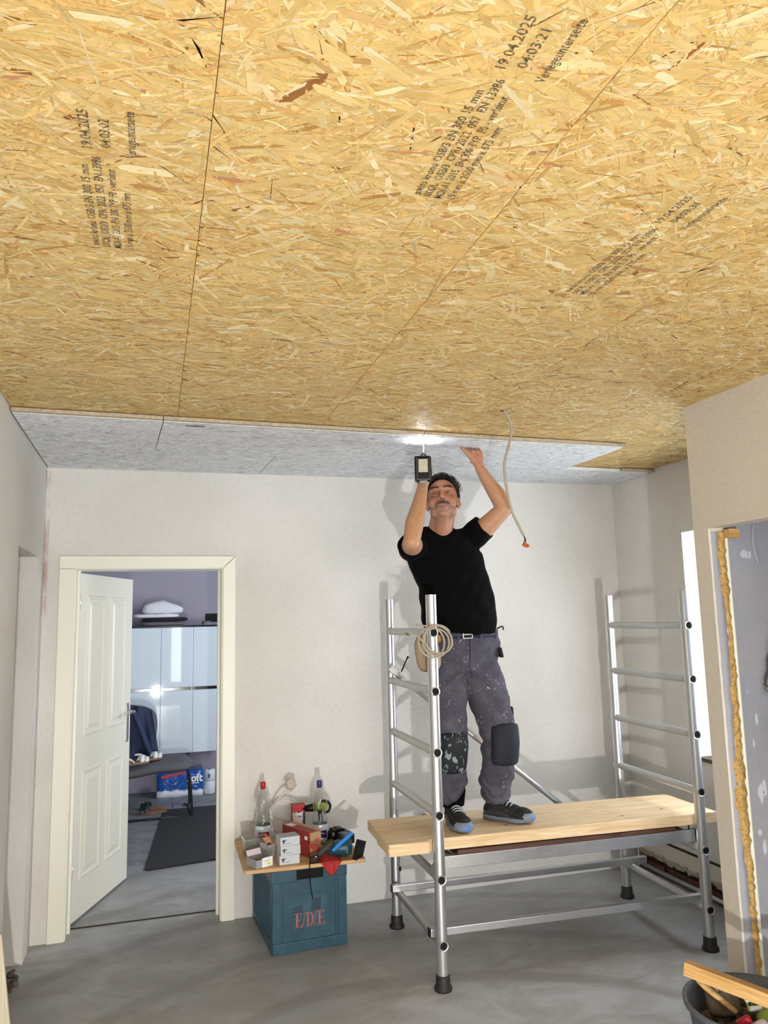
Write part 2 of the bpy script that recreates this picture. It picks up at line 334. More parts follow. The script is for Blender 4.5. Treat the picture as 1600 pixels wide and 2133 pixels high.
def strands(board, x0, x1, y0, y1, dens=3000, white=None):
    A = (x1-x0)*(y1-y0); n = int(A*dens); z = ZC if white is None else m_lo
    kz = 1 if white is None else .42; L = kz*np.clip(rng.gamma(2.9, .024, n), .014, .22); W = np.clip(rng.gamma(1.9, .0040, n), .0014, .030)
    W = np.minimum(W, L*.4)
    th = rng.normal(0, .62, n); m = rng.random(n) < .2; th[m] = rng.uniform(-1.57, 1.57, m.sum())   # mostly across the board
    P_, Q_ = (pal, pw) if white is None else (wpal, wpw); ci = rng.choice(len(P_), n, p=Q_); W = np.where(ci >= 5, np.where((ci == 6), W, W*.75), W)
    W[(ci == 9) | (ci == 11)] *= .5; L[(ci == 9) | (ci == 11)] *= .7
    big = rng.random(n) < .03; W[big] *= 2.4
    cx = rng.uniform(x0, x1, n); cy = rng.uniform(y0, y1, n)
    u = np.stack([np.cos(th), np.sin(th)], 1); v = np.stack([-u[:, 1], u[:, 0]], 1)
    prof = np.array([(-.5, -.18), (-.42, -.5), (.40, -.5), (.5, .1), (.38, .5), (-.44, .42)])
    p = prof[None]*(1+rng.uniform(-.22, .22, (n, 6, 2)))
    X = cx[:, None]+p[:, :, 0]*L[:, None]*u[:, None, 0]+p[:, :, 1]*W[:, None]*v[:, None, 0]
    Y = cy[:, None]+p[:, :, 0]*L[:, None]*u[:, None, 1]+p[:, :, 1]*W[:, None]*v[:, None, 1]
    X = np.clip(X, x0+.0003, x1-.0003); Y = np.clip(Y, y0+.0008, y1-.0008)
    if white is not None:
        L0, sa_, lo_, yl, yh = white; t_ = (Y-yl)/(yh-yl); X = X+sa_[0]*t_*(1-(X-x0)/(x1-x0))+sa_[1]*t_*((X-x0)/(x1-x0)); Y = Y+SL*(X+.6)
    zz = z-rng.uniform(.0002, .0016, n)[:, None]+p[:, :, 0]*rng.normal(0, .0009, n)[:, None]+p[:, :, 1]*rng.normal(0, .0004, n)[:, None]
    co = np.stack([X, Y, zz], 2).reshape(-1, 3)
    me = bpy.data.meshes.new('strand'); me.vertices.add(n*6); me.vertices.foreach_set('co', co.astype(np.float32).ravel())
    me.loops.add(n*6); me.polygons.add(n); me.polygons.foreach_set('loop_start', np.arange(0, n*6, 6)); me.polygons.foreach_set('loop_total', np.full(n, 6))
    idx = np.arange(n*6).reshape(n, 6)[:, ::-1]; me.loops.foreach_set('vertex_index', idx.ravel()); me.update(calc_edges=True)
    col = P_[ci]*(.83 if white is None else .99)*(1+rng.normal(0, .07 if white is None else .03, (n, 1)))*(1+rng.normal(0, .02, (n, 3))); col = np.clip(np.repeat(col, 6, 0), 0, 1)
    a = me.color_attributes.new('tint', 'FLOAT_COLOR', 'POINT'); a.data.foreach_set('color', np.concatenate([col, np.ones((n*6, 1))], 1).astype(np.float32).ravel())
    uv = me.uv_layers.new(name='UVMap'); q = (p*np.stack([L, W], 1)[:, None]*1.0+rng.uniform(0, 50, (n, 1, 2)))[:, ::-1]
    uv.data.foreach_set('uv', q.astype(np.float32).ravel())
    link('strand', me, m_strand, board, False, True, kind='stuff')
cols = [(-.602, .0898, (-1.37, 1.13, 3.63)), (.0905, .7645, (-1.79, .71, 3.21)), (.7655, 1.4395, (-1.39, 1.11, 3.61)), (1.4405, 2.1145, (-1.6, .90, 3.40)), (2.1155, 2.7895, (-1.3, 1.6, 4.0)), (2.7905, 3.145, (-1.2, 1.9, 4.1))]
stamp_board = {}
for ic, (xa, xb, ys) in enumerate(cols):
    edges = [-2.5]+list(ys)+[4.73]
    for ja, (ya, yb) in enumerate(zip(edges, edges[1:])):
        yb2 = yb-(.004 if (ic == 0 and abs(yb-1.13) < .01) else .0008)
        b = BX('osb_board', (xa, ya, ZC), (xb-.0008, yb2, ZC+.013), m_osb, ceil, world=True)
        if yb2 > .45: strands(b, xa, xb-.0008, max(ya, .3), yb2, 5600 if ya < 3 else 3600)
        stamp_board[(ic, ja)] = b
# lettering stamped on the boards
n = N('stamp_ink'); n.col('#4a4236'); n.l(n.ramp(n.noise(n.coord(), 90, 3, .7), [(.36, .25), (.56, .95)]), n.b.inputs['Alpha']); m_ink = n.set(.8); n = N('faint_ink'); n.col('#5b5140'); n.b.inputs['Alpha'].default_value = .75; m_ink2 = n.set(.8)
def text_mesh(body, size, xs=1., bold=0., sp=1.):
    cu = bpy.data.curves.new('t', 'FONT'); cu.body = body; cu.size = size; cu.offset = bold; cu.space_character = sp; cu.resolution_u = 2; cu.fill_mode = 'FRONT'
    cu.space_line = 1.
    o = bpy.data.objects.new('t', cu); C.objects.link(o); dg = bpy.context.evaluated_depsgraph_get(); dg.update()
    me = bpy.data.meshes.new_from_object(o.evaluated_get(dg)); bpy.data.objects.remove(o); bpy.data.curves.remove(cu)
    me.materials.clear(); me.transform(Matrix.Diagonal((xs, 1, 1, 1))); return me
def lettering(name, body, size, mtx, mat, parent, length=None, bold=0., label=None, sp=1., center=False):
    me = text_mesh(body, size, 1., bold, sp); xs = [v.co.x for v in me.vertices]; wdt = max(xs)-min(xs)
    if length: me.transform(Matrix.Diagonal((length/wdt, 1, 1, 1)) @ Matrix.Translation((-min(xs), 0, 0)))
    if center: me.transform(Matrix.Translation((-(length or wdt)/2, 0, 0)))
    me.transform(mtx); return link(name, me, mat, parent, False, True, label=label)
def ceil_text(body, x, ystart, yend, h, board, mat):
    # reads towards the camera (-Y), letter tops towards -X, facing down
    mtx = Matrix(((0, -1, 0, x), (-1, 0, 0, ystart), (0, 0, -1, ZC-.0026), (0, 0, 0, 1)))
    lettering('printed_stamp', body, h, mtx, mat, board, length=abs(ystart-yend), bold=.0003)
def stamp(x0, y0, bd, mat, d1, d2):
    b = bd; k = 1.0
    ceil_text('swiss krono OSB/3 EN 300 15 mm', x0+.020, y0, y0-.35, .026, b, mat)
    ceil_text('SKOL  OSB/3  CPR  2022  057  EN 13986', x0+.046, y0+.005, y0-.385, .026, b, mat)
    ceil_text('MDI-A1 2015  EN 300 TYP  F0 - verleimt', x0+.072, y0+.005, y0-.345, .026, b, mat)
    ceil_text('15 mm x 2500 mm x 675 mm', x0+.100, y0, y0-.26, .026, b, mat)
    ceil_text(d1, x0+.032, y0-.41, y0-.53, .028, b, mat); ceil_text(d2, x0+.068, y0-.42, y0-.51, .028, b, mat)
    ceil_text('Verlegeunterseite', x0+.115, y0-.395, y0-.545, .028, b, mat)
stamp(-.165, 1.915, stamp_board[(0, 2)], m_ink, '19.04.2025', '04:03:02')
stamp(.535, 1.50, stamp_board[(1, 2)], m_ink, '19.04.2025', '04:03:21')
stamp(1.135, 1.885, stamp_board[(2, 2)], m_ink2, '19.04.2025', '04:03:31')
SL = .034
# whitewashed boards, second layer, fixed under the chipboard
m_lo = 2.598
def wboard(pts, tongue=None):
    bm = bmesh.new(); prism(bm, pts, m_lo, ZC-.004); b = finish('white_board', bm, m_white, ceil, world=True, bevel=.0012)
    if tongue:
        (xa, ya), (xb, yb) = tongue; bm = bmesh.new(); prism(bm, [(xa, ya-.028), (xb, yb-.028), (xb, yb+.002), (xa, ya+.002)], m_lo+.003, ZC-.006)
        finish('board_tongue', bm, m_tongue, b, world=True, label='uncoated brownish tongue along the board edge')
    return b
def wstr(b, a, c, yl, yh, s0, s1): strands(b, a+.003, c-.003, yl+.002, yh-.002, 11000, (0, (s0, s1), 0, yl, yh))
SL = .034
fy = lambda x: 3.515+SL*(x+.6)             # front edge
ry = lambda x: 4.135+SL*(x+.6)             # joint of the rows
g = .0022
for a, b in ((-.6, .028), (.028, 1.295), (1.295, 2.50)):
    sa = -.035; wb_ = wboard([(a+g, fy(a)), (b-g, fy(b)), (b-g+sa*(1 if b < 2.4 else .5), ry(b)-g), (a+g+(sa if a > -.5 else 0), ry(a)-g)], ((a+g, fy(a)), (b-g, fy(b)))); wstr(wb_, a+g, b-g, 3.515, 4.135, sa if a > -.5 else 0, sa*(1 if b < 2.4 else .5))
for a, b in ((-.6, .634), (.634, 1.768), (1.768, 2.90), (2.90, 3.148)):
    sa = -.02; wb_ = wboard([(a+g, ry(a)+g), (b-g, ry(b)+g), (b-g+(sa if b < 3.1 else 0), YB-.002), (a+g+(sa if a > -.5 else 0), YB-.002)], ((2.47, ry(2.47)), (b-g, ry(b))) if a > 2 and a < 2.8 else (((a+g, ry(a)), (b-g, ry(b))) if a > 2.8 else None)); wstr(wb_, a+g, b-g, 4.139, YB-.004-SL*(b+.6), sa if a > -.5 else 0, sa if b < 3.1 else 0)
# small printed label on the second white board
bc = Matrix(((1, 0, 0, .13), (0, -1, 0, 3.60), (0, 0, -1, m_lo-.0025), (0, 0, 0, 1))); bm = bmesh.new(); x = 0
while x < .085: wd = random.choice((.0015, .003, .004)); box(bm, (x, 0, 0), (x+wd, .028, .0004), bc); x += wd+random.choice((.0015, .003))
finish('barcode', bm, m_ink, [c for c in bpy.data.objects if c.name.startswith('white_board')][1], world=True, label='small black bar code')

# ------------------------------------------------------------------ door with frame
tr = BX('trim_2', (DL-.085, YB-.016, 0), (DL-.0, YB+.0, DT-.001), m_cream, kind='structure', bevel=.004)
bm = bmesh.new(); prism(bm, [(DL-.085, 2.085), (DR+.073, 2.085), (DR+.0, DT), (DL-.085, DT)], 0, .018, Matrix(((1, 0, 0, 0), (0, 0, -1, YB), (0, 1, 0, 0), (0, 0, 0, 1))))
bmesh.ops.recalc_face_normals(bm, faces=bm.faces)
finish('head_casing', bm, m_cream, tr, world=True, bevel=.003)
bm = bmesh.new(); prism(bm, [(DR, 0), (DR+.075, 0), (DR+.075, 2.083), (DR+.001, DT-.001)], 0, .018, Matrix(((1, 0, 0, 0), (0, 0, -1, YB), (0, 1, 0, 0), (0, 0, 0, 1))))
bmesh.ops.recalc_face_normals(bm, faces=bm.faces); finish('side_casing', bm, m_cream, tr, world=True, bevel=.003)
for a, b in (((DL-.022, YB-.004, 0), (DL+.006, YB+.19, DT+.004)), ((DR-.006, YB-.004, 0), (DR+.022, YB+.19, DT+.004)), ((DL-.02, YB-.004, DT-.004), (DR+.02, YB+.19, DT+.022))):
    BX('jamb_lining', a, b, m_cream, tr, world=True, bevel=.003)
for x in (DL+.006, DR-.020): BX('door_stop', (x, YB+.10, 0), (x+.014, YB+.14, DT-.004), m_cream, tr, world=True)
for z in (.25, 1.78): TB('hinge', [(DL+.012, YB+.165, z), (DL+.012, YB+.165, z+.09)], .008, m_chrome, tr, world=True, label='small steel hinge')
# open leaf, swung into the far room
ang = math.atan2(5.80-4.93, -.127-(-.452))
door = empty('door_1', (-.448, 4.925, 0), ang, kind='structure')
LW, LH, TH = .82, 2.0, .04
bm = bmesh.new(); box(bm, (0, -TH/2, .012), (LW, TH/2, LH)); leaf = finish('door_leaf', bm, m_doorleaf, door, bevel=.002)
for sgn in (-1, 1):
    for (xa, xb, za, zb) in ((.11, .375, .22, .84), (.455, .71, .22, .84), (.11, .375, 1.03, 1.87), (.455, .71, 1.03, 1.87)):
        bm = bmesh.new(); cx, cz = (xa+xb)/2, (za+zb)/2
        def ring(i, dd):
            return [bm.verts.new((x, sgn*(TH/2+dd), z)) for x, z in ((xa+i, za+i), (xb-i, za+i), (xb-i, zb-i), (xa+i, zb-i))]
        rs = [ring(0, 0), ring(.006, .005), ring(.016, .006), ring(.026, .0005), ring(.040, .0005), ring(.062, .006)]
        for p, q in zip(rs, rs[1:]):
            for k in range(4): bm.faces.new((p[k], p[(k+1) % 4], q[(k+1) % 4], q[k]))
        bm.faces.new(rs[-1]); bmesh.ops.recalc_face_normals(bm, faces=bm.faces)
        if sgn < 0: bmesh.ops.reverse_faces(bm, faces=[f for f in bm.faces if f.normal.y > .5])
        else: bmesh.ops.reverse_faces(bm, faces=[f for f in bm.faces if f.normal.y < -.5])
        finish('raised_panel', bm, m_doorleaf, door)
for sgn in (-1, 1):
    bm = bmesh.new(); y = sgn*(TH/2+.004)
    prism(bm, [(LW-.055+.02*math.cos(t), 1.03+(.11 if math.sin(t) > 0 else -.11)+.02*math.sin(t)) for t in [k*math.pi/8 for k in range(16)]], 0, .007, Matrix(((1, 0, 0, 0), (0, 0, 1, sgn*TH/2-(.007 if sgn < 0 else 0)), (0, 1, 0, 0), (0, 0, 0, 1))))
    bmesh.ops.recalc_face_normals(bm, faces=bm.faces); hp = finish('handle_plate', bm, m_chrome, door, bevel=.002)
    bm = bmesh.new(); tube(bm, spline([(LW-.055, sgn*TH/2, 1.10), (LW-.055, sgn*(TH/2+.045), 1.10), (LW-.075, sgn*(TH/2+.055), 1.10), (LW-.17, sgn*(TH/2+.05), 1.098)], 4), .009, 10)
    finish('door_handle', bm, m_chrome, door, True)
m_fill0 = wood('pale_timber', '#cdbf9f', '#ddd3bb', '#e9e2d0', 'Z')
# wooden offcut leaning at the left opening, and its crumbs
t = tag(BX('timber_offcut', (-.032, -.010, 0), (.004, .010, .40), m_fill0, None, m=TR((-.548, 3.80, .004), rx=R(2), ry=R(-7)), bevel=.002),
        'pale cut timber leaning at the foot of the left wall opening', 'wood')
bm = bmesh.new()
for k in range(26):
    x, y = random.uniform(-.72, -.60), random.uniform(3.92, 4.46); s = random.uniform(.006, .022); m = TR((x, y, s*.3), random.random()*3, random.random()*3, random.random()*3)
    bmesh.ops.create_icosphere(bm, subdivisions=1, radius=s, matrix=m)
tag(finish('plaster_rubble', bm, m_rubble), 'brown rubble and plaster crumbs in the left wall opening', 'rubble', kind='stuff')
bm = bmesh.new()
for k in range(60):
    x, y = random.gauss(1.9, .45), random.uniform(4.4, 4.71); s = random.uniform(.002, .007)
    bmesh.ops.create_icosphere(bm, subdivisions=1, radius=s, matrix=TR((x, y, s*.4), random.random()*3, random.random()*3, 0) @ Matrix.Diagonal((1, 1, .6, 1)))
tag(finish('plaster_crumbs', bm, m_floor), 'small grey plaster crumbs on the floor along the back wall', 'debris', kind='stuff')

# ------------------------------------------------------------------ far room
for i, (xa, xb) in enumerate(((-.88, -.56), (-.555, -.24), (-.235, .0775), (.078, .3875), (.388, .70), (.705, 1.02))):
    lab = ['gloss white wall cabinet furthest left behind the door leaf', 'gloss white wall cabinet behind the door leaf', 'gloss white wall cabinet with the lamp glint, beside the door edge', 'gloss white wall cabinet in the middle of the doorway, above the lounge chair', 'gloss white wall cabinet under the light switch', 'gloss white wall cabinet right of the doorway, hidden by the wall'][i]
    if i in (0, 1, 5): continue
    c = empty('wall_cabinet', ((xa+xb)/2, 8.2, .43), 0, lab, 'cabinet', 'tall white wall cabinets in the far room')
    BX('body', (xa+.0002, 8.02, .43), (xb-.0002, 8.44, 1.655), m_gloss, c, world=True, bevel=.002)
    BX('door', (xa+.001, 8.0, .435), (xb-.001, 8.02, 1.035), m_gloss, c, world=True, bevel=.002)
    BX('door', (xa+.001, 8.0, 1.065), (xb-.001, 8.02, 1.65), m_gloss, c, world=True, bevel=.002)
    BX('grip_strip', (xa+.015, 7.997, 1.037), (xb-.02, 8.021, 1.063), m_blackgloss, c, world=True, label='black recessed grip strip')
for xa, xb, lab in ((-1.2, -.24, 'gloss white cabinets hidden behind the open door leaf'),):
    c = empty('wall_cabinet', ((xa+xb)/2, 8.2, .43), 0, lab, 'cabinet'); BX('body', (xa, 8.02, .43), (xb, 8.44, 1.655), m_gloss, c, world=True, bevel=.002); BX('door', (xa+.002, 8.0, .435), (xb-.002, 8.02, 1.65), m_gloss, c, world=True)
tag(BX('cabinet_top', (-1.2, 7.995, 1.656), (.74, 8.44, 1.67), m_blackgloss, bevel=.002), 'thin dark top board along the white wall cabinets', 'shelf')
m_cl_w = plain('white_cloth', '#e3e4ea', .9, var=.06, scale=20, bump=.3); m_cl_k = plain('black_cloth', '#1c1b22', .9, var=.3, bump=.3); m_cl_g = plain('grey_cloth', '#6d6870', .9, var=.2, bump=.3)
def folded(name, cx, cy, z, wx, wy, h, mat, label, peak=0., seed=0):
    rr = np.random.default_rng(seed); bm = bmesh.new(); nu, nv = 28, 10; ring = []
    for j in range(nv+1):
        t = j/nv; a = math.pi*(t-.5); row = []
        for i in range(nu):
            p = 2*math.pi*i/nu; e = .45
            c_, s_ = math.copysign(abs(math.cos(p))**e, math.cos(p)), math.copysign(abs(math.sin(p))**e, math.sin(p))
            k = abs(math.cos(a))**.16; x = cx+c_*wx/2*k; y = cy+s_*wy/2*k
            zz = z+h/2+h/2*math.sin(a)+(peak*max(0, 1-abs(x-cx+.03)/(wx*.5))*t if peak else 0)*(1 if t > .5 else 0)
            zz += math.sin(x*40+seed)*.004*t+math.sin(y*50)*.003*t
            row.append(bm.verts.new((x+math.sin(zz*90+seed)*.003, y, max(zz, z))))
        ring.append(row)
    for a, b in zip(ring, ring[1:]):
        for i in range(nu): bm.faces.new((a[i], a[(i+1) % nu], b[(i+1) % nu], b[i]))
    bm.faces.new(ring[0][::-1]); bm.faces.new(ring[-1])
    return tag(finish(name, bm, mat, None, True), label, 'cloth')
folded('folded_cloth', .09, 8.16, 1.671, .42, .28, .04, m_cl_g, 'grey folded cloth at the bottom of the pile on the cabinets', seed=1)
folded('folded_cloth', .11, 8.16, 1.712, .45, .27, .038, m_cl_k, 'black folded cloth in the pile on the cabinets', seed=2)
folded('folded_towel', .03, 8.16, 1.751, .44, .26, .04, m_cl_w, 'white folded towel second from top of the cabinet pile', seed=3)
folded('folded_towel', .09, 8.16, 1.792, .40, .25, .07, m_cl_w, 'white crumpled towel on top of the pile on the cabinets', peak=.075, seed=5)
s = empty('puck_speaker', (.52, 8.12, 1.671), 0, 'small round dark grey speaker on top of the white cabinets', 'speaker')
bm = bmesh.new(); lathe(bm, [(.0, 0), (.040, 0), (.045, .008), (.045, .032), (.038, .04), (0, .04)], 24); finish('body', bm, m_cl_g, s, True)
bm = bmesh.new(); lathe(bm, [(.044, .003), (.047, .005), (.047, .009), (.044, .011)], 24); finish('light_ring', bm, m_cream, s, True)
s = empty('light_switch', (.62, 8.447, 1.70), 0, 'black glossy double switch plate on the lilac wall', 'switch')
BX('plate', (-.085, -.010, 0), (.085, 0, .088), m_blackgloss, s, bevel=.003)
for x in (-.075, .005): BX('rocker', (x, -.016, .010), (x+.07, -.010, .078), m_black, s, bevel=.002)
BX('light_strip', (.038, -.0175, .028), (.042, -.0155, .060), m_cream, s, label='small pale indicator strip')
s = empty('wall_socket', (.47, 8.447, 1.685), 0); bpy.data.objects.remove(s)
# lounge chair
ch = empty('lounge_chair', (.0, 7.5, 0), 0, 'grey padded lounge chair on a black metal frame before the white cabinets', 'chair')
m_cush = plain('grey_cushion', '#5c5b5f', .9, var=.12, scale=60, bump=.25); m_fr = plain('black_frame', '#141416', .4)
def pad(name, m, wx, wy, h, parent, mat, label=None, bend=0., puff=.35, nx=16, ny=12):
    bm = bmesh.new(); G = {}
    for sgn in (1, -1):
        for i in range(nx+1):
            for j in range(ny+1):
                u, v = 2*i/nx-1, 2*j/ny-1; e = max(0, (1-abs(u)**6))*max(0, (1-abs(v)**6)); t = e**puff
                p = Vector((u*wx/2*math.sqrt(1-.30*v**4), v*wy/2*math.sqrt(1-.30*u**4), sgn*h/2*t + bend*(1-u*u)+.004*math.sin(u*9)*t))
                if e == 0 and sgn == -1: G[(sgn, i, j)] = G[(1, i, j)]; continue
                G[(sgn, i, j)] = bm.verts.new(m @ p)
    for sgn in (1, -1):
        for i in range(nx):
            for j in range(ny):
                q = [G[(sgn, i, j)], G[(sgn, i+1, j)], G[(sgn, i+1, j+1)], G[(sgn, i, j+1)]]
                try: bm.faces.new(q if sgn > 0 else q[::-1])
                except ValueError: pass
    return finish(name, bm, mat, parent, True, True, label=label)
pad('seat', TR((-.03, 7.5, .385), ry=R(-6)), .82, .62, .09, ch, m_cush, bend=.035)
pad('backrest', TR((-.22, 7.62, .66), rx=R(90-14), ry=R(8)), .52, .60, .08, ch, m_cush)
for y in (7.25, 7.72):
    TB('leg', spline([(.33, y, .37), (.345, y, .2), (.35, y, .02), (.30, y, .012)], 4), .011, m_fr, ch, world=True)
    TB('leg', spline([(-.36, y, .33), (-.37, y, .2), (-.375, y, .02), (-.32, y, .012)], 4), .011, m_fr, ch, world=True)
TB('floor_bar', [(.345, 7.25, .012), (.345, 7.72, .012)], .010, m_fr, ch, world=True)
TB('floor_bar', [(.345, 7.25, .012), (-.375, 7.25, .012)], .010, m_fr, ch, world=True)
# navy jacket over the backrest
m_navy = plain('navy_cloth', '#26324f', .75, var=.3, scale=14, bump=.4)
bm = bmesh.new(); G = []
for i in range(19):
    row = []
    for j in range(23):
        u, v = i/18, j/22; x = -.36+.36*u+.10*v*(u-.2); y = 7.54-.02*v+.014*math.sin(u*16+v*3)-.01*math.sin(u*31); z = .90-.46*v+.05*math.sin(u*3.1)-.05*(u < .3)*v
        row.append((x, y, z))
    G.append(row)
for dy in (0, .012):
    VV = [[bm.verts.new((x, y+dy, z)) for x, y, z in r] for r in G]
    for i in range(18):
        for j in range(22):
            q = (VV[i][j], VV[i+1][j], VV[i+1][j+1], VV[i][j+1]); bm.faces.new(q if dy else q[::-1])
jk = empty('navy_jacket', (-.15, 7.54, .45), 0, 'navy blue jacket hanging over the lounge chair backrest', 'jacket')
finish('body', bm, m_navy, jk, True, True)
for x0, x1 in ((-.10, .02), (-.24, -.17)):
    TB('sleeve', spline([(x0-.05, 7.52, .90), (x0, 7.50, .78), ((x0+x1)/2, 7.49, .62), (x1, 7.50, .47)], 5), [.045]*6+[.038]*6+[.032]*4, m_navy, jk, n=14, world=True, sy=.55)
# sandals
m_sole = plain('cork_sole', '#8a6a55', .8, bump=.3); m_wleather = plain('white_leather', '#e8e6e4', .5, var=.05); m_green = plain('dark_green_leather', '#24363a', .5, var=.15)
def sandal(name, loc, rz, mat, label, group, back=True, tilt=0.):
    s = empty(name, loc, rz, label, 'sandal', group); o = []
    for k in range(24):
        t = k/24*2*math.pi; x = math.cos(t)*.125; yv = math.sin(t)*(.043 if math.cos(t) > 0 else .034)*(1-.12*math.cos(t*2)); o.append((x, yv))
    bm = bmesh.new(); prism(bm, o, 0, .022, TR((0, 0, 0), ry=tilt)); finish('sole', bm, m_sole, s, bevel=.004)
    for x, hgt in ((.045, .05), (.085, .035)):
        bm = bmesh.new(); G = []
        for w_ in (-.018, .018):
            G.append([(x+w_+.012*math.sin(a), .045*math.cos(a), .02+hgt*math.sin(a)) for a in [math.pi*q/10 for q in range(11)]])
        A = [[bm.verts.new(p) for p in g_] for g_ in G]; B = [[bm.verts.new((p[0], p[1]*.93, .02+(p[2]-.02)*.93)) for p in g_] for g_ in G]
        for q in range(10):
            bm.faces.new((A[0][q], A[1][q], A[1][q+1], A[0][q+1])); bm.faces.new((B[0][q+1], B[1][q+1], B[1][q], B[0][q]))
            bm.faces.new((A[0][q+1], B[0][q+1], B[0][q], A[0][q])); bm.faces.new((A[1][q], B[1][q], B[1][q+1], A[1][q+1]))
        finish('strap', bm, mat, s, True)
    if back: TB('heel_strap', spline([(-.02, .042, .02), (-.06, .04, .055), (-.125, 0, .06), (-.06, -.04, .055), (-.02, -.042, .02)], 5), .006, mat, s, sx=1, n=8)
    return s
sandal('white_sandal', (-.02, 7.38, .487), R(20), m_wleather, 'white strappy sandal on the lounge seat, nearer the cabinets', 'white sandals on the lounge seat')
sandal('white_sandal', (-.13, 7.20, .490), R(20), m_wleather, 'white strappy sandal at the left, lying on the lounge seat', 'white sandals on the lounge seat')
sandal('slide_sandal', (.03, 7.66, .001), R(160), m_green, 'dark green slide sandal on the tiles, rear one', 'dark green slides under the chair', False)
sandal('slide_sandal', (.02, 7.50, .001), R(175), m_green, 'dark green slide sandal on the tiles, front one', 'dark green slides under the chair', False)
# toilet paper pack
n = N('pack_film'); f = n.coord('Generated'); sx = n.n('ShaderNodeSeparateXYZ'); n.l(f, sx.inputs[0])
nz = n.noise(n.coord('Object', (1, 1, 1)), 9, 3); ad = n.n('ShaderNodeMath', operation='MULTIPLY_ADD'); n.l(nz, ad.inputs[0]); ad.inputs[1].default_value = .35; n.l(sx.outputs[2], ad.inputs[2])
n.col(n.ramp(ad.outputs[0], [(.40, '#e4ebf2'), (.47, '#1c4f9c'), (1.0, '#1d55a8')])); n.bump(n.noise(n.coord(), 28, 4), .5, .01); m_film = n.set(.15)
pk = empty('paper_roll_pack', (.35, 8.2, 0), 0, 'blue and white wrapped pack of paper rolls under the cabinets', 'package')
bm = bmesh.new(); box(bm, (.06, 8.1, .002), (.50, 8.33, .245)); bmesh.ops.subdivide_edges(bm, edges=bm.edges, cuts=5, use_grid_fill=True)
for v_ in bm.verts: v_.co.y += .012*math.sin(v_.co.x*58); v_.co.z += .006*math.sin(v_.co.x*40+1)*(v_.co.z > .1)
finish('wrapped_rolls', bm, m_film, pk, True, True)
m_roll = plain('paper_roll', '#e6ebf0', .5, var=.06, scale=30, bump=.2)
for k, x in enumerate((.55,)):
    bm = bmesh.new(); lathe(bm, [(.018, 0), (.052, 0), (.056, .006), (.056, .118), (.05, .124), (.018, .124)], 22, TR((x+.015, 8.15, .003))); lathe(bm, [(.018, 0), (.052, 0), (.056, .006), (.056, .10), (.05, .106), (.018, .106)], 22, TR((x+.015, 8.15, .130))); finish('paper_roll', bm, m_roll, pk, True, True)
m_redp = plain('red_print', '#b5202c', .3); m_bluep = plain('blue_print', '#1d55a8', .3); m_whitep = plain('white_print', '#f0f2f6', .4, var=.02)
bm = bmesh.new(); prism(bm, [(.10, .185), (.33, .222), (.33, .246), (.10, .215)], 0, .002, Matrix(((1, 0, 0, 0), (0, 0, -1, 8.088), (0, 1, 0, 0), (0, 0, 0, 1)))); bmesh.ops.recalc_face_normals(bm, faces=bm.faces); finish('red_band', bm, m_redp, pk, world=True)
fr = lambda x, y, z: Matrix(((1, 0, 0, x), (0, 0, -1, y), (0, 1, 0, z), (0, 0, 0, 1)))   # text standing up, facing -Y
lettering('printed_word', 'soft', .105, fr(.345, 8.083, .140), m_whitep, pk, length=.15, bold=.004)
lettering('printed_number', '3', .05, fr(.545, 8.088, .165), m_bluep, pk, bold=.002)
BX('printed_line', (.38, 8.083, .122), (.46, 8.085, .130), m_whitep, pk, world=True)
# dark mat
bm = bmesh.new(); prism(bm, [(-.015, 5.83), (.0, 5.82), (.98, 5.99), (1.0, 6.01), (1.10, 7.56), (1.08, 7.58), (.14, 7.57), (.115, 7.55), (-.03, 5.85)], .0015, .011); tag(finish('floor_mat', bm, m_mat, bevel=.002), 'large charcoal floor mat on the tiles of the far room', 'mat')

# ------------------------------------------------------------------ scaffold
LN, LF, RN, RF = (1.297, 3.54), (1.316, 4.30), (2.708, 3.48), (2.748, 4.25); RZ = (.195, .48, .765, 1.05, 1.333, 1.612); TOP = 1.795; TRd = .0265
sf = empty('scaffold', (2.02, 3.9, 0), 0, 'aluminium room scaffold of two ladder frames on black rubber feet', 'scaffold')
for (x, y) in (LN, LF, RN, RF):
    bm = bmesh.new(); n_ = 20
    lathe(bm, [(TRd-.004, .06), (TRd-.004, TOP), (TRd, TOP), (TRd, .045), (TRd-.004, .045)], n_, TR((x, y, 0)))
    autosmooth(finish('leg', bm, m_alu, sf, True, True))
    bm = bmesh.new(); lathe(bm, [(0, 0), (.040, 0), (.042, .006), (.040, .016), (.034, .022), (.032, .060), (.029, .066), (TRd+.0005, .066)], 22, TR((x, y, 0))); finish('rubber_foot', bm, m_rubber, sf, True, True)
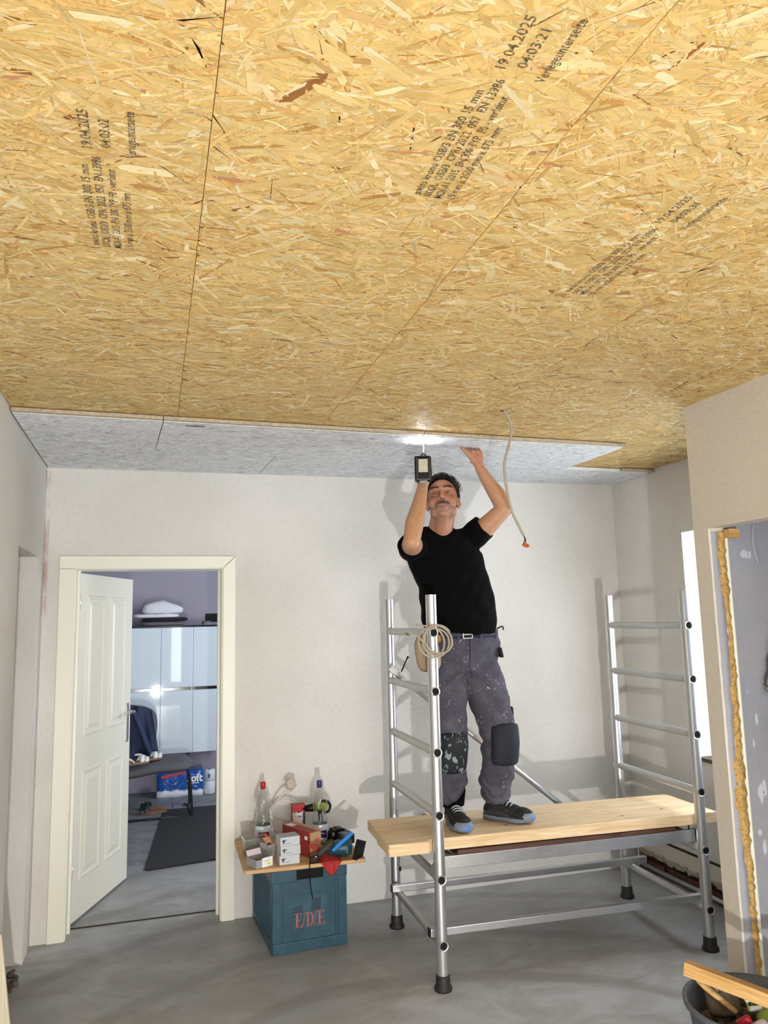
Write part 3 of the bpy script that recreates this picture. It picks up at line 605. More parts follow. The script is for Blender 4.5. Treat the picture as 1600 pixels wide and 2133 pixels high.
for (a, b), tag_ in (((LN, LF), 0), ((RN, RF), 1)):
    a3, b3 = Vector((a[0], a[1], 0)), Vector((b[0], b[1], 0)); d = (b3-a3).normalized(); L = (b3-a3).length
    for z in RZ:
        p, q = a3+d*(TRd-.004)+Vector((0, 0, z)), b3-d*(TRd-.004)+Vector((0, 0, z))
        rg = TB('rung', [p, p+d*.03, p+d*.031, q-d*.031, q-d*.03, q], [.0205, .0205, .0195, .0195, .0205, .0205], m_alu_dull, sf, n=16, world=True)
        # open tube end seen through the near leg: a flared rim and a black plug for the shade in the bore
        for s_, e in ((-1, a3), (1, b3)):
            c = e+Vector((0, 0, z))+d*s_*(TRd-.008)
            bm = bmesh.new(); tube(bm, [c, c+d*s_*.0095], [.021, .0225], 18, cap=False); tube(bm, [c+d*s_*.0095, c+d*s_*.009, c], [.0225, .017, .0165], 18, cap=False); finish('rung_end', bm, m_alu, sf, True, True)
            bm = bmesh.new(); tube(bm, [c, c+d*s_*.0083], .0172, 18); finish('hole_shade', bm, m_hole_shade, sf, False, True, label='dark cap painted for the shade in the rung bore')
def beam(name, p, q, wy, hz, mat, ends=True, clips=True):
    p, q = Vector(p), Vector(q); d = (q-p); L = d.length; m = Matrix.Translation(p) @ d.to_track_quat('X', 'Z').to_matrix().to_4x4()
    b = BX(name, (0, -wy/2, -hz/2), (L, wy/2, hz/2), mat, sf, bevel=.004, m=m, world=True)
    if ends:
        for x in (-.006, L): BX('end_cap', (x, -wy/2-.001, -hz/2-.001), (x+.006, wy/2+.001, hz/2+.001), m_black, sf, m=m, world=True, bevel=.001)
    return m, L
for (p, q) in (((1.262, 3.60, .229), (2.772, 3.545, .229)), ((1.27, 4.225, .229), (2.84, 4.175, .229))):
    m, L = beam('base_beam', p, q, .034, .036, m_alu)
    for x in (.045, L-.045):
        TB('locking_pin', [m @ Vector(v) for v in spline([(x, 0, .018), (x, 0, .075), (x+.003, 0, .088)], 3)], .0035, m_chrome, sf, n=8, world=True)
        TB('pin_knob', [m @ Vector((x+.003, 0, .086)), m @ Vector((x+.004, 0, .108))], .0065, m_black, sf, n=10, world=True)
        TB('pin_hook', [m @ Vector(v) for v in spline([(x, .0, -.018), (x-.004, 0, -.045), (x+.008, 0, -.066), (x+.024, 0, -.064)], 4)], .004, m_chrome, sf, n=8, world=True)
# diagonal brace behind the worker with its hook at the upper end
A, B = Vector((1.312, 4.245, 1.385)), Vector((2.66, 4.21, .30)); d = (B-A).normalized()
tube_ = TB('diagonal_brace', [A+d*.10, B], .0165, m_alu, sf, n=14, world=True)
TB('brace_end', [A-d*.01, A+d*.02, A+d*.07, A+d*.13], [.012, .016, .0225, .0175], m_alu_dull, sf, n=14, world=True, sy=.7)
BX('brace_hook', (-.035, -.025, -.012), (.03, .025, .026), m_alu_dull, sf, m=Matrix.Translation(A+Vector((.0, -.01, .0))) @ d.to_track_quat('X', 'Z').to_matrix().to_4x4(), world=True, bevel=.004)
TB('brace_lever', [A+Vector((.045, -.02, .0)), A+Vector((.075, -.03, .07)), A+Vector((.085, -.03, .082))], [.004, .004, .008], m_black, sf, n=8, world=True)
# ------------------------------------------------------------------ scaffold platform
pf = empty('scaffold_platform', (2.02, 3.86, .505), 0, 'aluminium framed scaffold deck with dark brown plywood panel under the planks', 'scaffold deck')
PY0, PY1 = 3.590, 4.17
skew = lambda x, y: y-(x-1.35)*.03
for y in (PY0, PY1):
    bm = bmesh.new(); x0, x1 = 1.335, 2.715
    m = Matrix.Translation((x0, skew(x0, y), .505)) @ Matrix.Rotation(-.03, 4, 'Z')
    L = x1-x0; box(bm, (0, -.0125, 0), (L, .0125, .058), m); finish('side_rail', bm, m_alu, pf, world=True, bevel=.003)
    BX('rail_end_cap', (L, -.0135, -.001), (L+.006, .0135, .059), m_black, pf, m=m, world=True); BX('rail_end_cap', (-.006, -.0135, -.001), (0, .0135, .059), m_black, pf, m=m, world=True)
    for x, s_ in ((.0, 1), (L, -1)):
        BX('corner_bracket', (min(x, x+.05*s_), .013, -.012), (max(x, x+.05*s_), .016, .052), m_alu_dull, pf, m=m, world=True)
        TB('rung_hook', [m @ Vector(v) for v in spline([(x+.03*s_, .035, .03), (x-.0*s_, .035, .035), (x-.036*s_, .035, .01), (x-.052*s_, .035, -.03)], 4)], .010, m_alu_dull, pf, n=10, world=True, sx=1.6, sy=.5)
    if y == PY0: TB('safety_pin', [m @ Vector((L-.03, -.002, .058)), m @ Vector((L-.03, -.002, .098)), m @ Vector((L-.031, -.002, .112))], [.004, .004, .008], m_black, pf, n=8, world=True)
m = Matrix.Translation((1.36, skew(1.36, PY0), .505)) @ Matrix.Rotation(-.03, 4, 'Z')
BX('deck_panel', (.045, .014, .046), (1.30, .565, .061), m_ply, pf, m=m, world=True, bevel=.002, label='dark brown coated plywood panel')
BX('deck_edge', (.05, -.008, .058), (1.24, .012, .078), m_ply, pf, m=m, world=True, bevel=.002, label='dark brown raised edge of the deck')
for x in (.02, .65, 1.30): BX('cross_bar', (x, .012, .008), (x+.03, .568, .040), m_alu_dull, pf, m=m, world=True)
# ------------------------------------------------------------------ planks
PZ = .587; PH = .054
pl = empty('plank', (2.0, 3.69, PZ), 0, 'thick raw spruce plank in front, notched at the scaffold leg', 'plank')
bm = bmesh.new(); prism(bm, [(1.065, 3.588), (1.068, 3.580), (1.263, 3.572), (1.268, 3.600), (2.85, 3.530), (2.862, 3.728), (1.075, 3.815)], PZ, PZ+PH); finish('board', bm, m_plank, pl, world=True, bevel=.003)
m_knot = plain('wood_knot', '#9a6a3c', .7, var=.3)
for x, y in ((1.72, 3.70), (2.35, 3.64), (2.62, 3.68)):
    bm = bmesh.new(); prism(bm, [(x+.013*math.cos(a), y+.006*math.sin(a)) for a in [k*math.pi/5 for k in range(10)]], PZ+PH-.002, PZ+PH+.0006); finish('knot', bm, m_knot, pl, world=True, label='small brown knot')
p2_ = empty('plank', (2.0, 3.95, PZ), 0, 'thick raw spruce plank at the back, shorter at its right end', 'plank')
bm = bmesh.new(); prism(bm, [(1.085, 3.822), (2.862, 3.736), (2.868, 3.945), (2.86, 3.975), (1.098, 4.075)], PZ, PZ+PH-.003); finish('board', bm, m_plank, p2_, world=True, bevel=.003)
# coil behind the plank at the left leg: small wheel like cap
t = empty('tape_roll', (1.395, 4.12, .61), 0, 'small grey roll standing behind the rear plank by the left leg', 'roll'); bpy.data.objects.remove(t)
bm = bmesh.new(); lathe(bm, [(.018, -.012), (.036, -.012), (.038, -.009), (.038, .009), (.036, .012), (.018, .012), (.018, -.012)], 26, TR((1.425, 4.115, .565+.038), rx=R(90)))
bpy.data.meshes.remove(bpy.data.meshes.new('x')); 
tag(finish('brace_clamp', bm, m_alu_dull, sf, True, True))
# ------------------------------------------------------------------ cable coil on the scaffold, hanging cable
m_cable = plain('grey_cable', '#a39b8c', .5, var=.08); m_cable_d = plain('cable_cores', '#3a2b26', .5)
cc = empty('cable_coil', (1.30, 3.505, 1.50), 0, 'coil of pale grey cable hung on the top rung at the left scaffold leg', 'cable')
pts = []
for k in range(92):
    t = k/91; a = t*2*math.pi*3.3+.6; rr = .066+.010*math.sin(a*.9)+.006*t; pts.append((1.296+(rr+.008*math.sin(a*.31+1))*math.cos(a)+.016*math.sin(a*.33), 3.478+.014*math.sin(a)+.012*(t-.5)-.004, 1.574+rr*.98*math.sin(a)-.008*t))
TB('loop', pts, .0050, m_cable, cc, n=9, world=True)
e = Vector(pts[0]); 
TB('loose_end', spline([pts[-1], (1.23, 3.47, 1.57), (1.20, 3.48, 1.60), (1.165, 3.49, 1.607)], 5), .0050, m_cable, cc, n=9, world=True)
TB('loose_end', spline([(1.20, 3.485, 1.652), (1.25, 3.50, 1.645), (1.29, 3.485, 1.64)], 5), .0040, m_cable, cc, n=8, world=True)
for k in (-1, 1): TB('bare_core', [(1.165, 3.49, 1.607), (1.145, 3.49+k*.004, 1.612+k*.004)], .0018, m_cable_d, cc, n=6, world=True)
hc = empty('hanging_cable', (1.54, 3.125, 2.0), 0, 'grey cable hanging from a hole in the chipboard ceiling, ending in a connector', 'cable')
TB('sheath', spline([(1.533, 3.124, 2.622), (1.548, 3.124, 2.60), (1.571, 3.13, 2.546), (1.556, 3.13, 2.47), (1.529, 3.13, 2.386), (1.527, 3.13, 2.297), (1.549, 3.13, 2.164), (1.577, 3.13, 2.10), (1.606, 3.13, 2.042)], 6), .0062, m_cable, hc, n=10, world=True)
for k, c in ((-1, m_cable_d), (1, m_black)): TB('core', spline([(1.606, 3.13, 2.042), (1.612+k*.002, 3.13, 2.025), (1.608+k*.004, 3.13, 2.008)], 4), .0022, c, hc, n=6, world=True)
m_orange = plain('terminal_orange', '#b4502c', .4)
BX('terminal', (-.009, -.006, -.010), (.009, .006, .008), m_orange, hc, m=TR((1.609, 3.13, 2.002), ry=.5), world=True, bevel=.002, label='small orange wire terminal'); BX('terminal', (-.006, -.005, -.008), (.007, .005, .006), m_orange, hc, m=TR((1.620, 3.128, 1.997), ry=-.5), world=True, bevel=.002)
bm = bmesh.new(); prism(bm, [(1.528+.016*math.cos(a), 3.124+.009*math.sin(a)) for a in [k*math.pi/7 for k in range(14)]], ZC-.0022, ZC-.0016); bmesh.ops.recalc_face_normals(bm, faces=bm.faces)
finish('cable_hole_shade', bm, m_hole_shade, stamp_board[(3, 1)] if (3, 1) in stamp_board else ceil, world=True, label='dark disc painted for the shade in the drilled cable hole')  # flat black disc on the board, shade of the hole as colour

# ------------------------------------------------------------------ crate
m_crate = N('teal_crate'); v = m_crate.coord(); f = m_crate.noise(v, 7, 6, .7, .6); cc_ = m_crate.ramp(f, [(.3, '#1c3f4f'), (.55, '#284f61'), (.75, '#3a6374')])
sp = m_crate.ramp(m_crate.noise(v, 90, 3, .8), [(.68, 0.), (.74, .7)]); cc_ = m_crate.mix(sp, cc_, '#8fa3a6'); m_crate.col(cc_); m_crate.bump(f, .1, .003); m_crate = m_crate.set(.42)
cr = empty('crate', (.804, 4.46, 0), 0, 'stained teal plastic crate with faded red lettering, carrying the small tabletop', 'crate')
cm = Matrix.Translation((.606, 4.158, 0)) @ Matrix.Rotation(R(3.0), 4, 'Z'); CW, CD, CH = .400, .565, .414
def cb(name, a, b, bev=.003, mat=None, label=None): return BX(name, a, b, mat or m_crate, cr, m=cm, world=True, bevel=bev, label=label)
bm = bmesh.new(); box(bm, (.008, .008, .006), (CW-.008, .0165, CH-.02), cm); box(bm, (.008, CD-.0165, .006), (CW-.008, CD-.008, CH-.02), cm); box(bm, (.008, .008, .006), (.0165, CD-.008, CH-.02), cm); box(bm, (CW-.0165, .008, .006), (CW-.008, CD-.008, CH-.02), cm); box(bm, (.008, .008, .006), (CW-.008, CD-.008, .016), cm)
finish('crate_walls', bm, m_crate, cr, world=True)
# front panel frame: base band, corner posts, top band around the grip
cb('base_band', (0, 0, 0), (CW, .008, .052)); cb('base_band', (0, 0, 0), (.008, CD, .052)); cb('base_band', (CW-.008, 0, 0), (CW, CD, .052))
for x in (0, CW-.045): cb('corner_post', (x, 0, .052), (x+.045, .008, CH-.06))
for y in (.0, CD-.05): cb('corner_post', (0, y, .052), (.008, y+.05, CH-.06)); cb('corner_post', (CW-.008, y, .052), (CW, y+.05, CH-.06))
cb('top_band', (-.002, -.003, CH-.068), (.130, .009, CH)); cb('top_band', (.272, -.003, CH-.068), (CW+.002, .009, CH)); cb('top_band', (.13, -.003, CH-.068), (.272, .009, CH-.062)); cb('top_band', (.13, -.003, CH-.016), (.272, .009, CH))
cb('top_band', (-.003, 0, CH-.068), (.009, CD, CH)); cb('top_band', (CW-.009, 0, CH-.068), (CW+.003, CD, CH)); cb('top_band', (0, CD-.009, CH-.068), (CW, CD+.003, CH))
cb('grip_shade', (.13, .0035, CH-.062), (.272, .0078, CH-.016), .001, m_hole_shade, 'dark panel painted for the shade in the hand grip')  # closed black panel gives the shade of the grip opening
for k in range(9): cb('side_rib', (.001, .062+k*.055, .052), (.0085, .072+k*.055, CH-.068), .001)
for x in (.058, CW-.062): cb('front_rib', (x, .002, .0), (x+.004, .008, CH-.068), .0008)
m_redink = plain('faded_red', '#a8605c', .7, var=.3, scale=90); m_darkst = plain('dark_label_rest', '#1b3a49', .5, var=.2)
fm = cm @ Matrix(((1, 0, 0, .118), (0, 0, -1, .0072), (0, 1, 0, .148), (0, 0, 0, 1)))
fm = cm @ Matrix(((1, 0, 0, .118), (0, 0, -1, .0072), (0, 1, 0, .115), (0, 0, 0, 1)))
def letter_polys(ch, x):
    r_ = lambda a, b, c, d: [(x+a, b), (x+c, b), (x+c, d), (x+a, d)]
    if ch == 'E': return [r_(.009, 0, .019, .070), r_(.0, 0, .040, .004), r_(.0, .066, .038, .070), r_(.019, .033, .030, .037), [(x+.036, 0), (x+.041, 0), (x+.042, .018), (x+.040, .018)], [(x+.035, .070), (x+.038, .054), (x+.039, .054), (x+.039, .070)], r_(.029, .026, .031, .044)]
    if ch == '/': return [[(x-.002, -.004), (x+.001, -.004), (x+.016, .074), (x+.013, .074)]]
    out = [r_(.007, 0, .016, .070), r_(.0, 0, .020, .004), r_(.0, .066, .020, .070)]; P = lambda a, rx, rz: (x+.018+rx*math.sin(a), .035-rz*math.cos(a))
    for k in range(10): a, b = math.pi*k/10, math.pi*(k+1)/10; out.append([P(a, .016, .031), P(a, .025, .035), P(b, .025, .035), P(b, .016, .031)])
    return out
for ch, x in (('E', 0), ('/', .043), ('D', .060), ('/', .104), ('E', .120)):
    bm = bmesh.new()
    for q in letter_polys(ch, x): bm.faces.new([bm.verts.new((fm @ Vector((a, b, 0)))) for a, b in q])
    bmesh.ops.recalc_face_normals(bm, faces=bm.faces); finish('printed_letter', bm, m_redink, cr, world=True)
for (x0, x1, z0, z1) in ((.105, .165, .172, .222), (.205, .262, .185, .250)):
    bm = bmesh.new(); prism(bm, [(x0, z0), (x1-.004, z0+.004), (x1, z1), (x0+.006, z1-.006)], 0, .0006, cm @ Matrix(((1, 0, 0, 0), (0, 0, -1, .0080), (0, 1, 0, 0), (0, 0, 0, 1)))); bmesh.ops.recalc_face_normals(bm, faces=bm.faces); finish('label_remnant', bm, m_darkst, cr, world=True, label='dark remnant of a torn label')
cb('card_slot', (.10, .0055, .272), (.30, .008, .276), .0005)
# ------------------------------------------------------------------ tabletop on the crate
TZ = .4165; TT = .4355
bm = bmesh.new(); prism(bm, [(.462, 4.138), (.472, 4.128), (1.088, 4.106), (1.096, 4.116), (1.086, 4.60), (.484, 4.700), (.470, 4.68)], TZ, TT)
tag(finish('tabletop', bm, m_tabletop, bevel=.004), 'loose pale wooden board laid on the teal crate as a table', 'board')
T = TT+.0008
# bottles
n = N('clear_pet'); n.col('#f4f6f6'); n.b.inputs['Transmission Weight'].default_value = 1; n.b.inputs['Roughness'].default_value = .04; m_pet = n.set(.04, IOR=1.33)
def bottle(x, y, capc, labc, word, txt, label):
    b = empty('bottle', (x, y, T), 0, label, 'bottle', None)
    SB = 1.04; prof = [(0, .006), (.024, .002), (.036, .0), (.043, .008), (.0435, .05), (.042, .062), (.0435, .074), (.0435, .128), (.038, .148), (.0345, .162), (.037, .178), (.0425, .200), (.043, .222), (.038, .250), (.026, .275), (.015, .292), (.0125, .300), (.0125, .312)]; prof = [(r, z*SB) for r, z in prof]
    bm = bmesh.new(); lathe(bm, prof+[(r-.0009 if r > .002 else 0, z+.0009 if z < .01 else z) for r, z in prof[::-1]], 30); bmesh.ops.remove_doubles(bm, verts=bm.verts, dist=.00005); bmesh.ops.recalc_face_normals(bm, faces=bm.faces); finish('bottle_body', bm, m_pet, b, True)
    bm = bmesh.new(); lathe(bm, [(.0145, .302*SB), (.0155, .304*SB), (.0155, .326*SB), (.013, .329*SB), (0, .329*SB)], 20); finish('cap', bm, capc, b, True)
    bm = bmesh.new(); lathe(bm, [(.0132, .292*SB), (.016, .293*SB), (.016, .297*SB), (.0132, .298*SB)], 20); finish('neck_ring', bm, capc, b, True)
    bm = bmesh.new(); lathe(bm, [(.0438, .020), (.0441, .021), (.0441, .108), (.0438, .109)], 30); finish('paper_label', bm, m_plabel, b, True)
    bm = bmesh.new()   # coloured field wraps the front
    G = [[bm.verts.new((.0446*math.sin(a), -.0446*math.cos(a), z)) for z in (.038, .078)] for a in [(-.75+.15*k)+(.0) for k in range(11)]]
    for p, q in zip(G, G[1:]): bm.faces.new((p[0], q[0], q[1], p[1]))
    finish('label_field', bm, labc, b, True)
    for a0, a1, z0 in ((-.45, -.15, .060), (-.1, .2, .062), (.25, .45, .060), (-.35, .35, .050)):
        bm = bmesh.new(); V_ = [bm.verts.new((.0452*math.sin(a), -.0452*math.cos(a), z)) for a, z in ((a0, z0), (a1, z0), (a1, z0+.004), (a0, z0+.004))]; bm.faces.new(V_); finish('label_print', bm, txt, b)
    return b
m_plabel = plain('label_silver', '#cdd8e2', .35, var=.08, scale=20); m_capr = plain('cap_red', '#b3121f', .4, var=.05); m_capb = plain('cap_blue', '#1b2a78', .4, var=.05); m_lblr = plain('label_red', '#a81828', .4, var=.08); m_lblb = plain('label_blue', '#16286e', .4, var=.08)
bottle(.615, 4.56, m_capr, m_lblr, 'Wasser', m_whitep, 'clear empty plastic bottle with red cap and red label')
bottle(.925, 4.47, m_capb, m_lblb, 'Wasser', m_whitep, 'clear empty plastic bottle with blue cap and blue label')
# clear tub with fittings
n = N('clear_tub'); n.col('#dfe3e2'); n.b.inputs['Transmission Weight'].default_value = .85; m_tub = n.set(.15, IOR=1.1)
tb = empty('screw_tub', (.552, 4.42, T), 0, 'clear plastic tub of small fixings at the left edge of the tabletop', 'tub')
tm = TR((.552, 4.425, T), rz=R(4)); bm = bmesh.new()
w_, d_, h_ = .062, .045, .082
o1 = [(-w_, -d_), (w_, -d_), (w_, d_), (-w_, d_)]
def ringv(k, z): return [bm.verts.new(tm @ Vector((x*k, y*k, z))) for x, y in o1]
rs = [ringv(.90, 0), ringv(1, h_), ringv(1.05, h_), ringv(1.05, h_-.006), ringv(1.02, h_-.006)]
for p, q in zip(rs, rs[1:]):
    for k in range(4): bm.faces.new((p[k], p[(k+1) % 4], q[(k+1) % 4], q[k]))
inn = [ringv(.97, h_), ringv(.87, .003)]
for k in range(4): bm.faces.new((rs[1][k], inn[0][k], inn[0][(k+1) % 4], rs[1][(k+1) % 4])) if False else None
for p, q in zip(inn, inn[1:]):
    for k in range(4): bm.faces.new((q[k], q[(k+1) % 4], p[(k+1) % 4], p[k])) if False else bm.faces.new((p[k], p[(k+1) % 4], q[(k+1) % 4], q[k]))
bm.faces.new(rs[0][::-1]); bm.faces.new(inn[1])
finish('tub_body', bm, m_tub, tb, world=True)
bm = bmesh.new()
for k in range(70):
    m = tm @ TR((random.uniform(-.048, .048), random.uniform(-.034, .034), random.uniform(.008, .045)), random.random()*3, random.random()*3, random.random()*3)
    tube(bm, [m @ Vector((0, 0, -.009)), m @ Vector((0, 0, .009))], random.uniform(.002, .0045), 6)
finish('fixings', bm, plain('fixing_grey', '#9b948a', .45, var=.4), tb, world=True, kind='stuff', label='heap of small grey fixings')
# red and white screw box standing at the back
def carton(name, x, y, z, sx, sy, sz, rz, mat, label, parts, cat='box', group=None):
    b = empty(name, (x, y, z), rz, label, cat, group); BX('carton', (-sx/2, -sy/2, 0), (sx/2, sy/2, sz), mat, b, bevel=.0015)
    for nm, x0, x1, z0, z1, mt in parts: BX(nm, (-sx/2+x0*sx, -sy/2-.0008, z0*sz), (-sx/2+x1*sx, -sy/2+.0002, z1*sz), mt, b)
    return b
m_card = plain('brown_card', '#b08a66', .8, var=.1, scale=25); m_redcard = plain('red_card', '#97312a', .6, var=.1, scale=15); m_silverc = plain('silver_card', '#bfc5cd', .45, var=.04); m_greyc = plain('grey_card', '#9b9c9e', .6, var=.05); m_yel = plain('yellow_sticker', '#dfe52c', .5); m_darkp = plain('dark_print', '#20242c', .5); m_pink = plain('pale_label', '#d8cdd4', .5, var=.05)
sb = carton('screw_box', .822, 4.59, T, .076, .042, .198, R(4), m_redcard, 'upright red and white screw carton with a yellow sticker behind the brown carton', [('white_panel', .02, .80, .42, .80, m_pink), ('red_stripe', .02, .98, .80, .93, m_redp), ('dark_panel', .82, .98, .1, .78, m_darkp), ('yellow_sticker', .0, .34, .62, .80, m_yel)])
fs = lambda o, x, y, z: wm(o) @ Matrix(((1, 0, 0, x), (0, 0, -1, y), (0, 1, 0, z), (0, 0, 0, 1)))
for x0_, x1_, z_, h_ in ((-.030, -.022, .152, .008), (-.012, .006, .152, .009), (.008, .016, .152, .009), (-.004, .014, .128, .005), (-.03, -.012, .100, .004), (.018, .026, .100, .006)): BX('printed_mark', (x0_, -.0225, z_), (x1_, -.0216, z_+h_), m_darkp, sb)
# big red carton with brown top, one flap corner raised
cb_ = empty('cardboard_box', (.797, 4.352, T), R(26), 'dark red and brown cardboard box in the middle of the tabletop', 'box')
BX('carton', (-.038, -.125, 0), (.038, .125, .126), m_redcard, cb_, bevel=.002); BX('top_flap', (-.040, -.127, .1265), (.040, .127, .1285), plain('red_card_top', '#8d4036', .7), cb_)
BX('top_flap', (.010, -.127, .1288), (.042, .127, .1308), m_card, cb_, label='brown cardboard flap'); BX('end_panel', (-.037, -.1268, .002), (.037, -.1256, .124), m_card, cb_, label='brown cardboard end with red marks')
BX('address_label', (-.034, .05, .1288), (.006, .11, .1296), m_pink, cb_, label='pale paper label')
for x in (-.002, .014): BX('red_mark', (x, -.1276, .070), (x+.008, -.1264, .092), m_redp, cb_)
BX('white_mark', (-.0386, -.105, .085), (-.0378, -.080, .103), m_whitep, cb_, label='small white printed mark')
# silver boxes stack
for k, (z, dx, lab) in enumerate(((0, 0, 'silver grey fixings box at the bottom of the stack of three'), (.0455, .003, 'silver grey fixings box in the middle of the stack of three'), (.091, -.001, 'silver grey fixings box on top of the stack of three'))):
    b = carton('fixings_box', .697+dx, 4.195, T+z, .105, .085, .0448, R(4+(-2, 1, 3)[k]), m_silverc, lab, [], group='three silver fixings boxes on the tabletop')
    BX('lid_edge', (-.0515, -.0415, .0448), (.0515, .0415, .0452), m_greyc, b)
    bm = bmesh.new(); m = Matrix(((1, 0, 0, -.036), (0, 0, -1, -.0428), (0, 1, 0, .012), (0, 0, 0, 1)))
    for pp in ([(0, 0), (.004, 0), (.006, .02), (-.003, .022)], [(.003, .008), (.006, .010), (.016, .018), (.012, .022)], [(-.007, .016), (-.003, .008), (.0, .010), (-.004, .020)]): prism(bm, pp, 0, .0005, m)
    bmesh.ops.recalc_face_normals(bm, faces=bm.faces); finish('printed_emblem', bm, m_darkp, b)
    BX('printed_line', (-.026, -.0434, .011), (.004, -.0424, .0145), m_greyc, b)
# small open box with white front and yellow sticker
ob = empty('open_carton', (.548, 4.195, T), R(26), 'small empty open carton with a white front and a yellow sticker', 'box')
for nm, a, b_, mt in (('side', (-.05, -.045, 0), (-.0485, .045, .042), m_greyc), ('side', (.0485, -.045, 0), (.05, .045, .042), m_greyc), ('back', (-.05, .0435, 0), (.05, .045, .042), m_greyc), ('bottom', (-.05, -.045, 0), (.05, .045, .0015), m_greyc), ('front', (-.0145, -.0465, 0), (.050, -.045, .046), m_whitep), ('front', (-.05, -.045, 0), (-.0145, -.0435, .040), m_greyc)): BX(nm, a, b_, mt, ob)
BX('open_flap', (-.045, -.001, 0), (.04, .0, .030), m_pink, ob, m=TR((0, .045, .042), rx=R(-28)))
BX('yellow_sticker', (.016, -.0473, .010), (.036, -.0466, .018), m_yel, ob); BX('text_lines', (-.004, -.0472, .030), (.034, -.0466, .0315), m_greyc, ob); BX('text_lines', (.0, -.0472, .026), (.03, -.0466, .0272), m_greyc, ob)
# torn carton between the tub and the silver boxes
tc = empty('torn_carton', (.612, 4.315, T), R(35), 'torn grey and orange carton standing open beside the clear tub', 'box')
BX('side', (-.028, -.022, 0), (-.026, .03, .085), m_greyc, tc, m=TR((0, 0, 0), ry=R(-6))); BX('side', (-.028, -.023, 0), (.024, -.021, .07), m_greyc, tc); BX('inner_side', (.022, -.022, 0), (.024, .03, .062), plain('maroon_card', '#5e1620', .7), tc)
BX('torn_flap', (-.026, -.001, 0), (.014, .001, .035), plain('orange_card', '#c98a5a', .7), tc, m=TR((0, -.01, .078), rx=R(-50))); BX('bottom', (-.028, -.023, 0), (.024, .03, .0015), m_card, tc)
# white cable with plug, coiled behind the bottles
m_whitecable = plain('pale_plastic_cable', '#c9c3bb', .3, var=.05); m_plug = plain('beige_plug', '#b3a69a', .4, var=.06)
wc = empty('extension_lead', (.70, 4.62, T), 0, 'pale grey coiled lead with a round plug behind the bottle with the red cap', 'cable')
pts = [(.762+.098*math.cos(a)*(1+.05*math.sin(3*a)), 4.64+.03*math.sin(a*.5), T+.113+.102*math.sin(a)+.006*math.sin(a*.7)) for a in [k*.28-1.7 for k in range(50)]]
TB('loop', pts, .0042, m_whitecable, wc, n=9, world=True)
TB('plug_lead', spline([pts[-1], (.668, 4.62, T+.15), (.69, 4.60, T+.205), (.735, 4.59, T+.262), (.79, 4.59, T+.275)], 6), .0065, m_whitecable, wc, n=9, world=True)
bm = bmesh.new(); lathe(bm, [(0, -.018), (.020, -.018), (.034, -.010), (.035, .008), (.029, .018), (0, .020)], 6, TR((.782, 4.60, T+.308), rx=R(75), ry=R(18))); autosmooth(finish('plug', bm, m_plug, wc, True, True, label='pale beige six-sided plug'), 20)
# lime and black tool behind the blue bottle
m_lime = plain('lime_plastic', '#9aa637', .4)
lt = empty('pocket_drill', (.925, 4.57, T+0.000), 0, 'lime green and black small tool behind the bottle with the blue cap', 'tool')
bm = bmesh.new(); tube(bm, [(.845, 4.57, T+0.172), (.855, 4.57, T+0.172), (.858, 4.57, T+0.172), (.90, 4.57, T+0.174), (.905, 4.57, T+0.174)], [.005, .006, .018, .023, .023], 14); finish('chuck', bm, m_black, lt, True, True)
bm = bmesh.new(); tube(bm, [(.905, 4.57, T+0.174), (.93, 4.57, T+0.177), (.97, 4.57, T+0.174), (.992, 4.57, T+0.170)], [.022, .026, .026, .018], 14); finish('housing', bm, m_lime, lt, True, True)
TB('rear_guard', spline([(.955, 4.57, T+0.204), (.99, 4.57, T+0.202), (1.008, 4.57, T+0.177), (1.0, 4.57, T+0.147), (.975, 4.57, T+0.137)], 5), .008, m_black, lt, world=True)
bm = bmesh.new(); tube(bm, [(.945, 4.57, T+0.162), (.95, 4.57, T+0.102), (.952, 4.57, T+0.000)], [.016, .016, .024], 12, sy=.8); finish('handle', bm, m_black, lt, True, True)
# black battery with charger
bt = empty('tool_battery', (1.032, 4.44, T), R(8), 'chunky black tool battery with white 4.0Ah lettering', 'battery')
bm = bmesh.new(); prism(bm, [(-.062, 0), (.055, 0), (.058, .045), (.045, .066), (.02, .070), (.014, .082), (-.02, .084), (-.03, .078), (-.045, .082), (-.06, .055)], -.035, .035, Matrix(((1, 0, 0, 0), (0, 0, 1, 0), (0, 1, 0, 0), (0, 0, 0, 1)))); bmesh.ops.recalc_face_normals(bm, faces=bm.faces); finish('housing', bm, m_black, bt, bevel=.004)
BX('latch', (-.058, -.0365, .050), (-.044, -.0345, .068), m_greyc, bt, bevel=.001, label='grey release latch')
lettering('printed_word', '4.0Ah', .024, fs(bt, -.028, -.0362, .014), m_whitep, bt, length=.068, bold=.0008)
# teal cordless machine, blue bar, battery foot
m_teal = plain('teal_plastic', '#1d4653', .4, var=.08); m_dkgrey = plain('dark_grey_plastic', '#2c2d31', .45, var=.15); m_blue = plain('bright_blue', '#1f86e6', .35, var=.05)
tm2 = empty('cordless_machine', (1.0, 4.22, T), 0, 'teal cordless machine lying on its side at the right of the tabletop', 'tool')
bm = bmesh.new(); tube(bm, [(.905, 4.20, T+.036), (.925, 4.20, T+.040), (.965, 4.19, T+.046), (1.01, 4.18, T+.047), (1.035, 4.175, T+.045)], [.024, .033, .041, .042, .034], 18); finish('motor_housing', bm, m_teal, tm2, True, True)
bm = bmesh.new(); tube(bm, [(1.0, 4.20, T+.07), (1.02, 4.245, T+.074), (1.032, 4.29, T+.066)], [.026, .024, .028], 14); finish('handle', bm, m_teal, tm2, True, True)
BX('battery', (-.035, -.04, -.026), (.035, .04, .026), m_dkgrey, tm2, m=TR((1.040, 4.31, T+.060), rz=.1), world=True, bevel=.008, label='grey battery block')
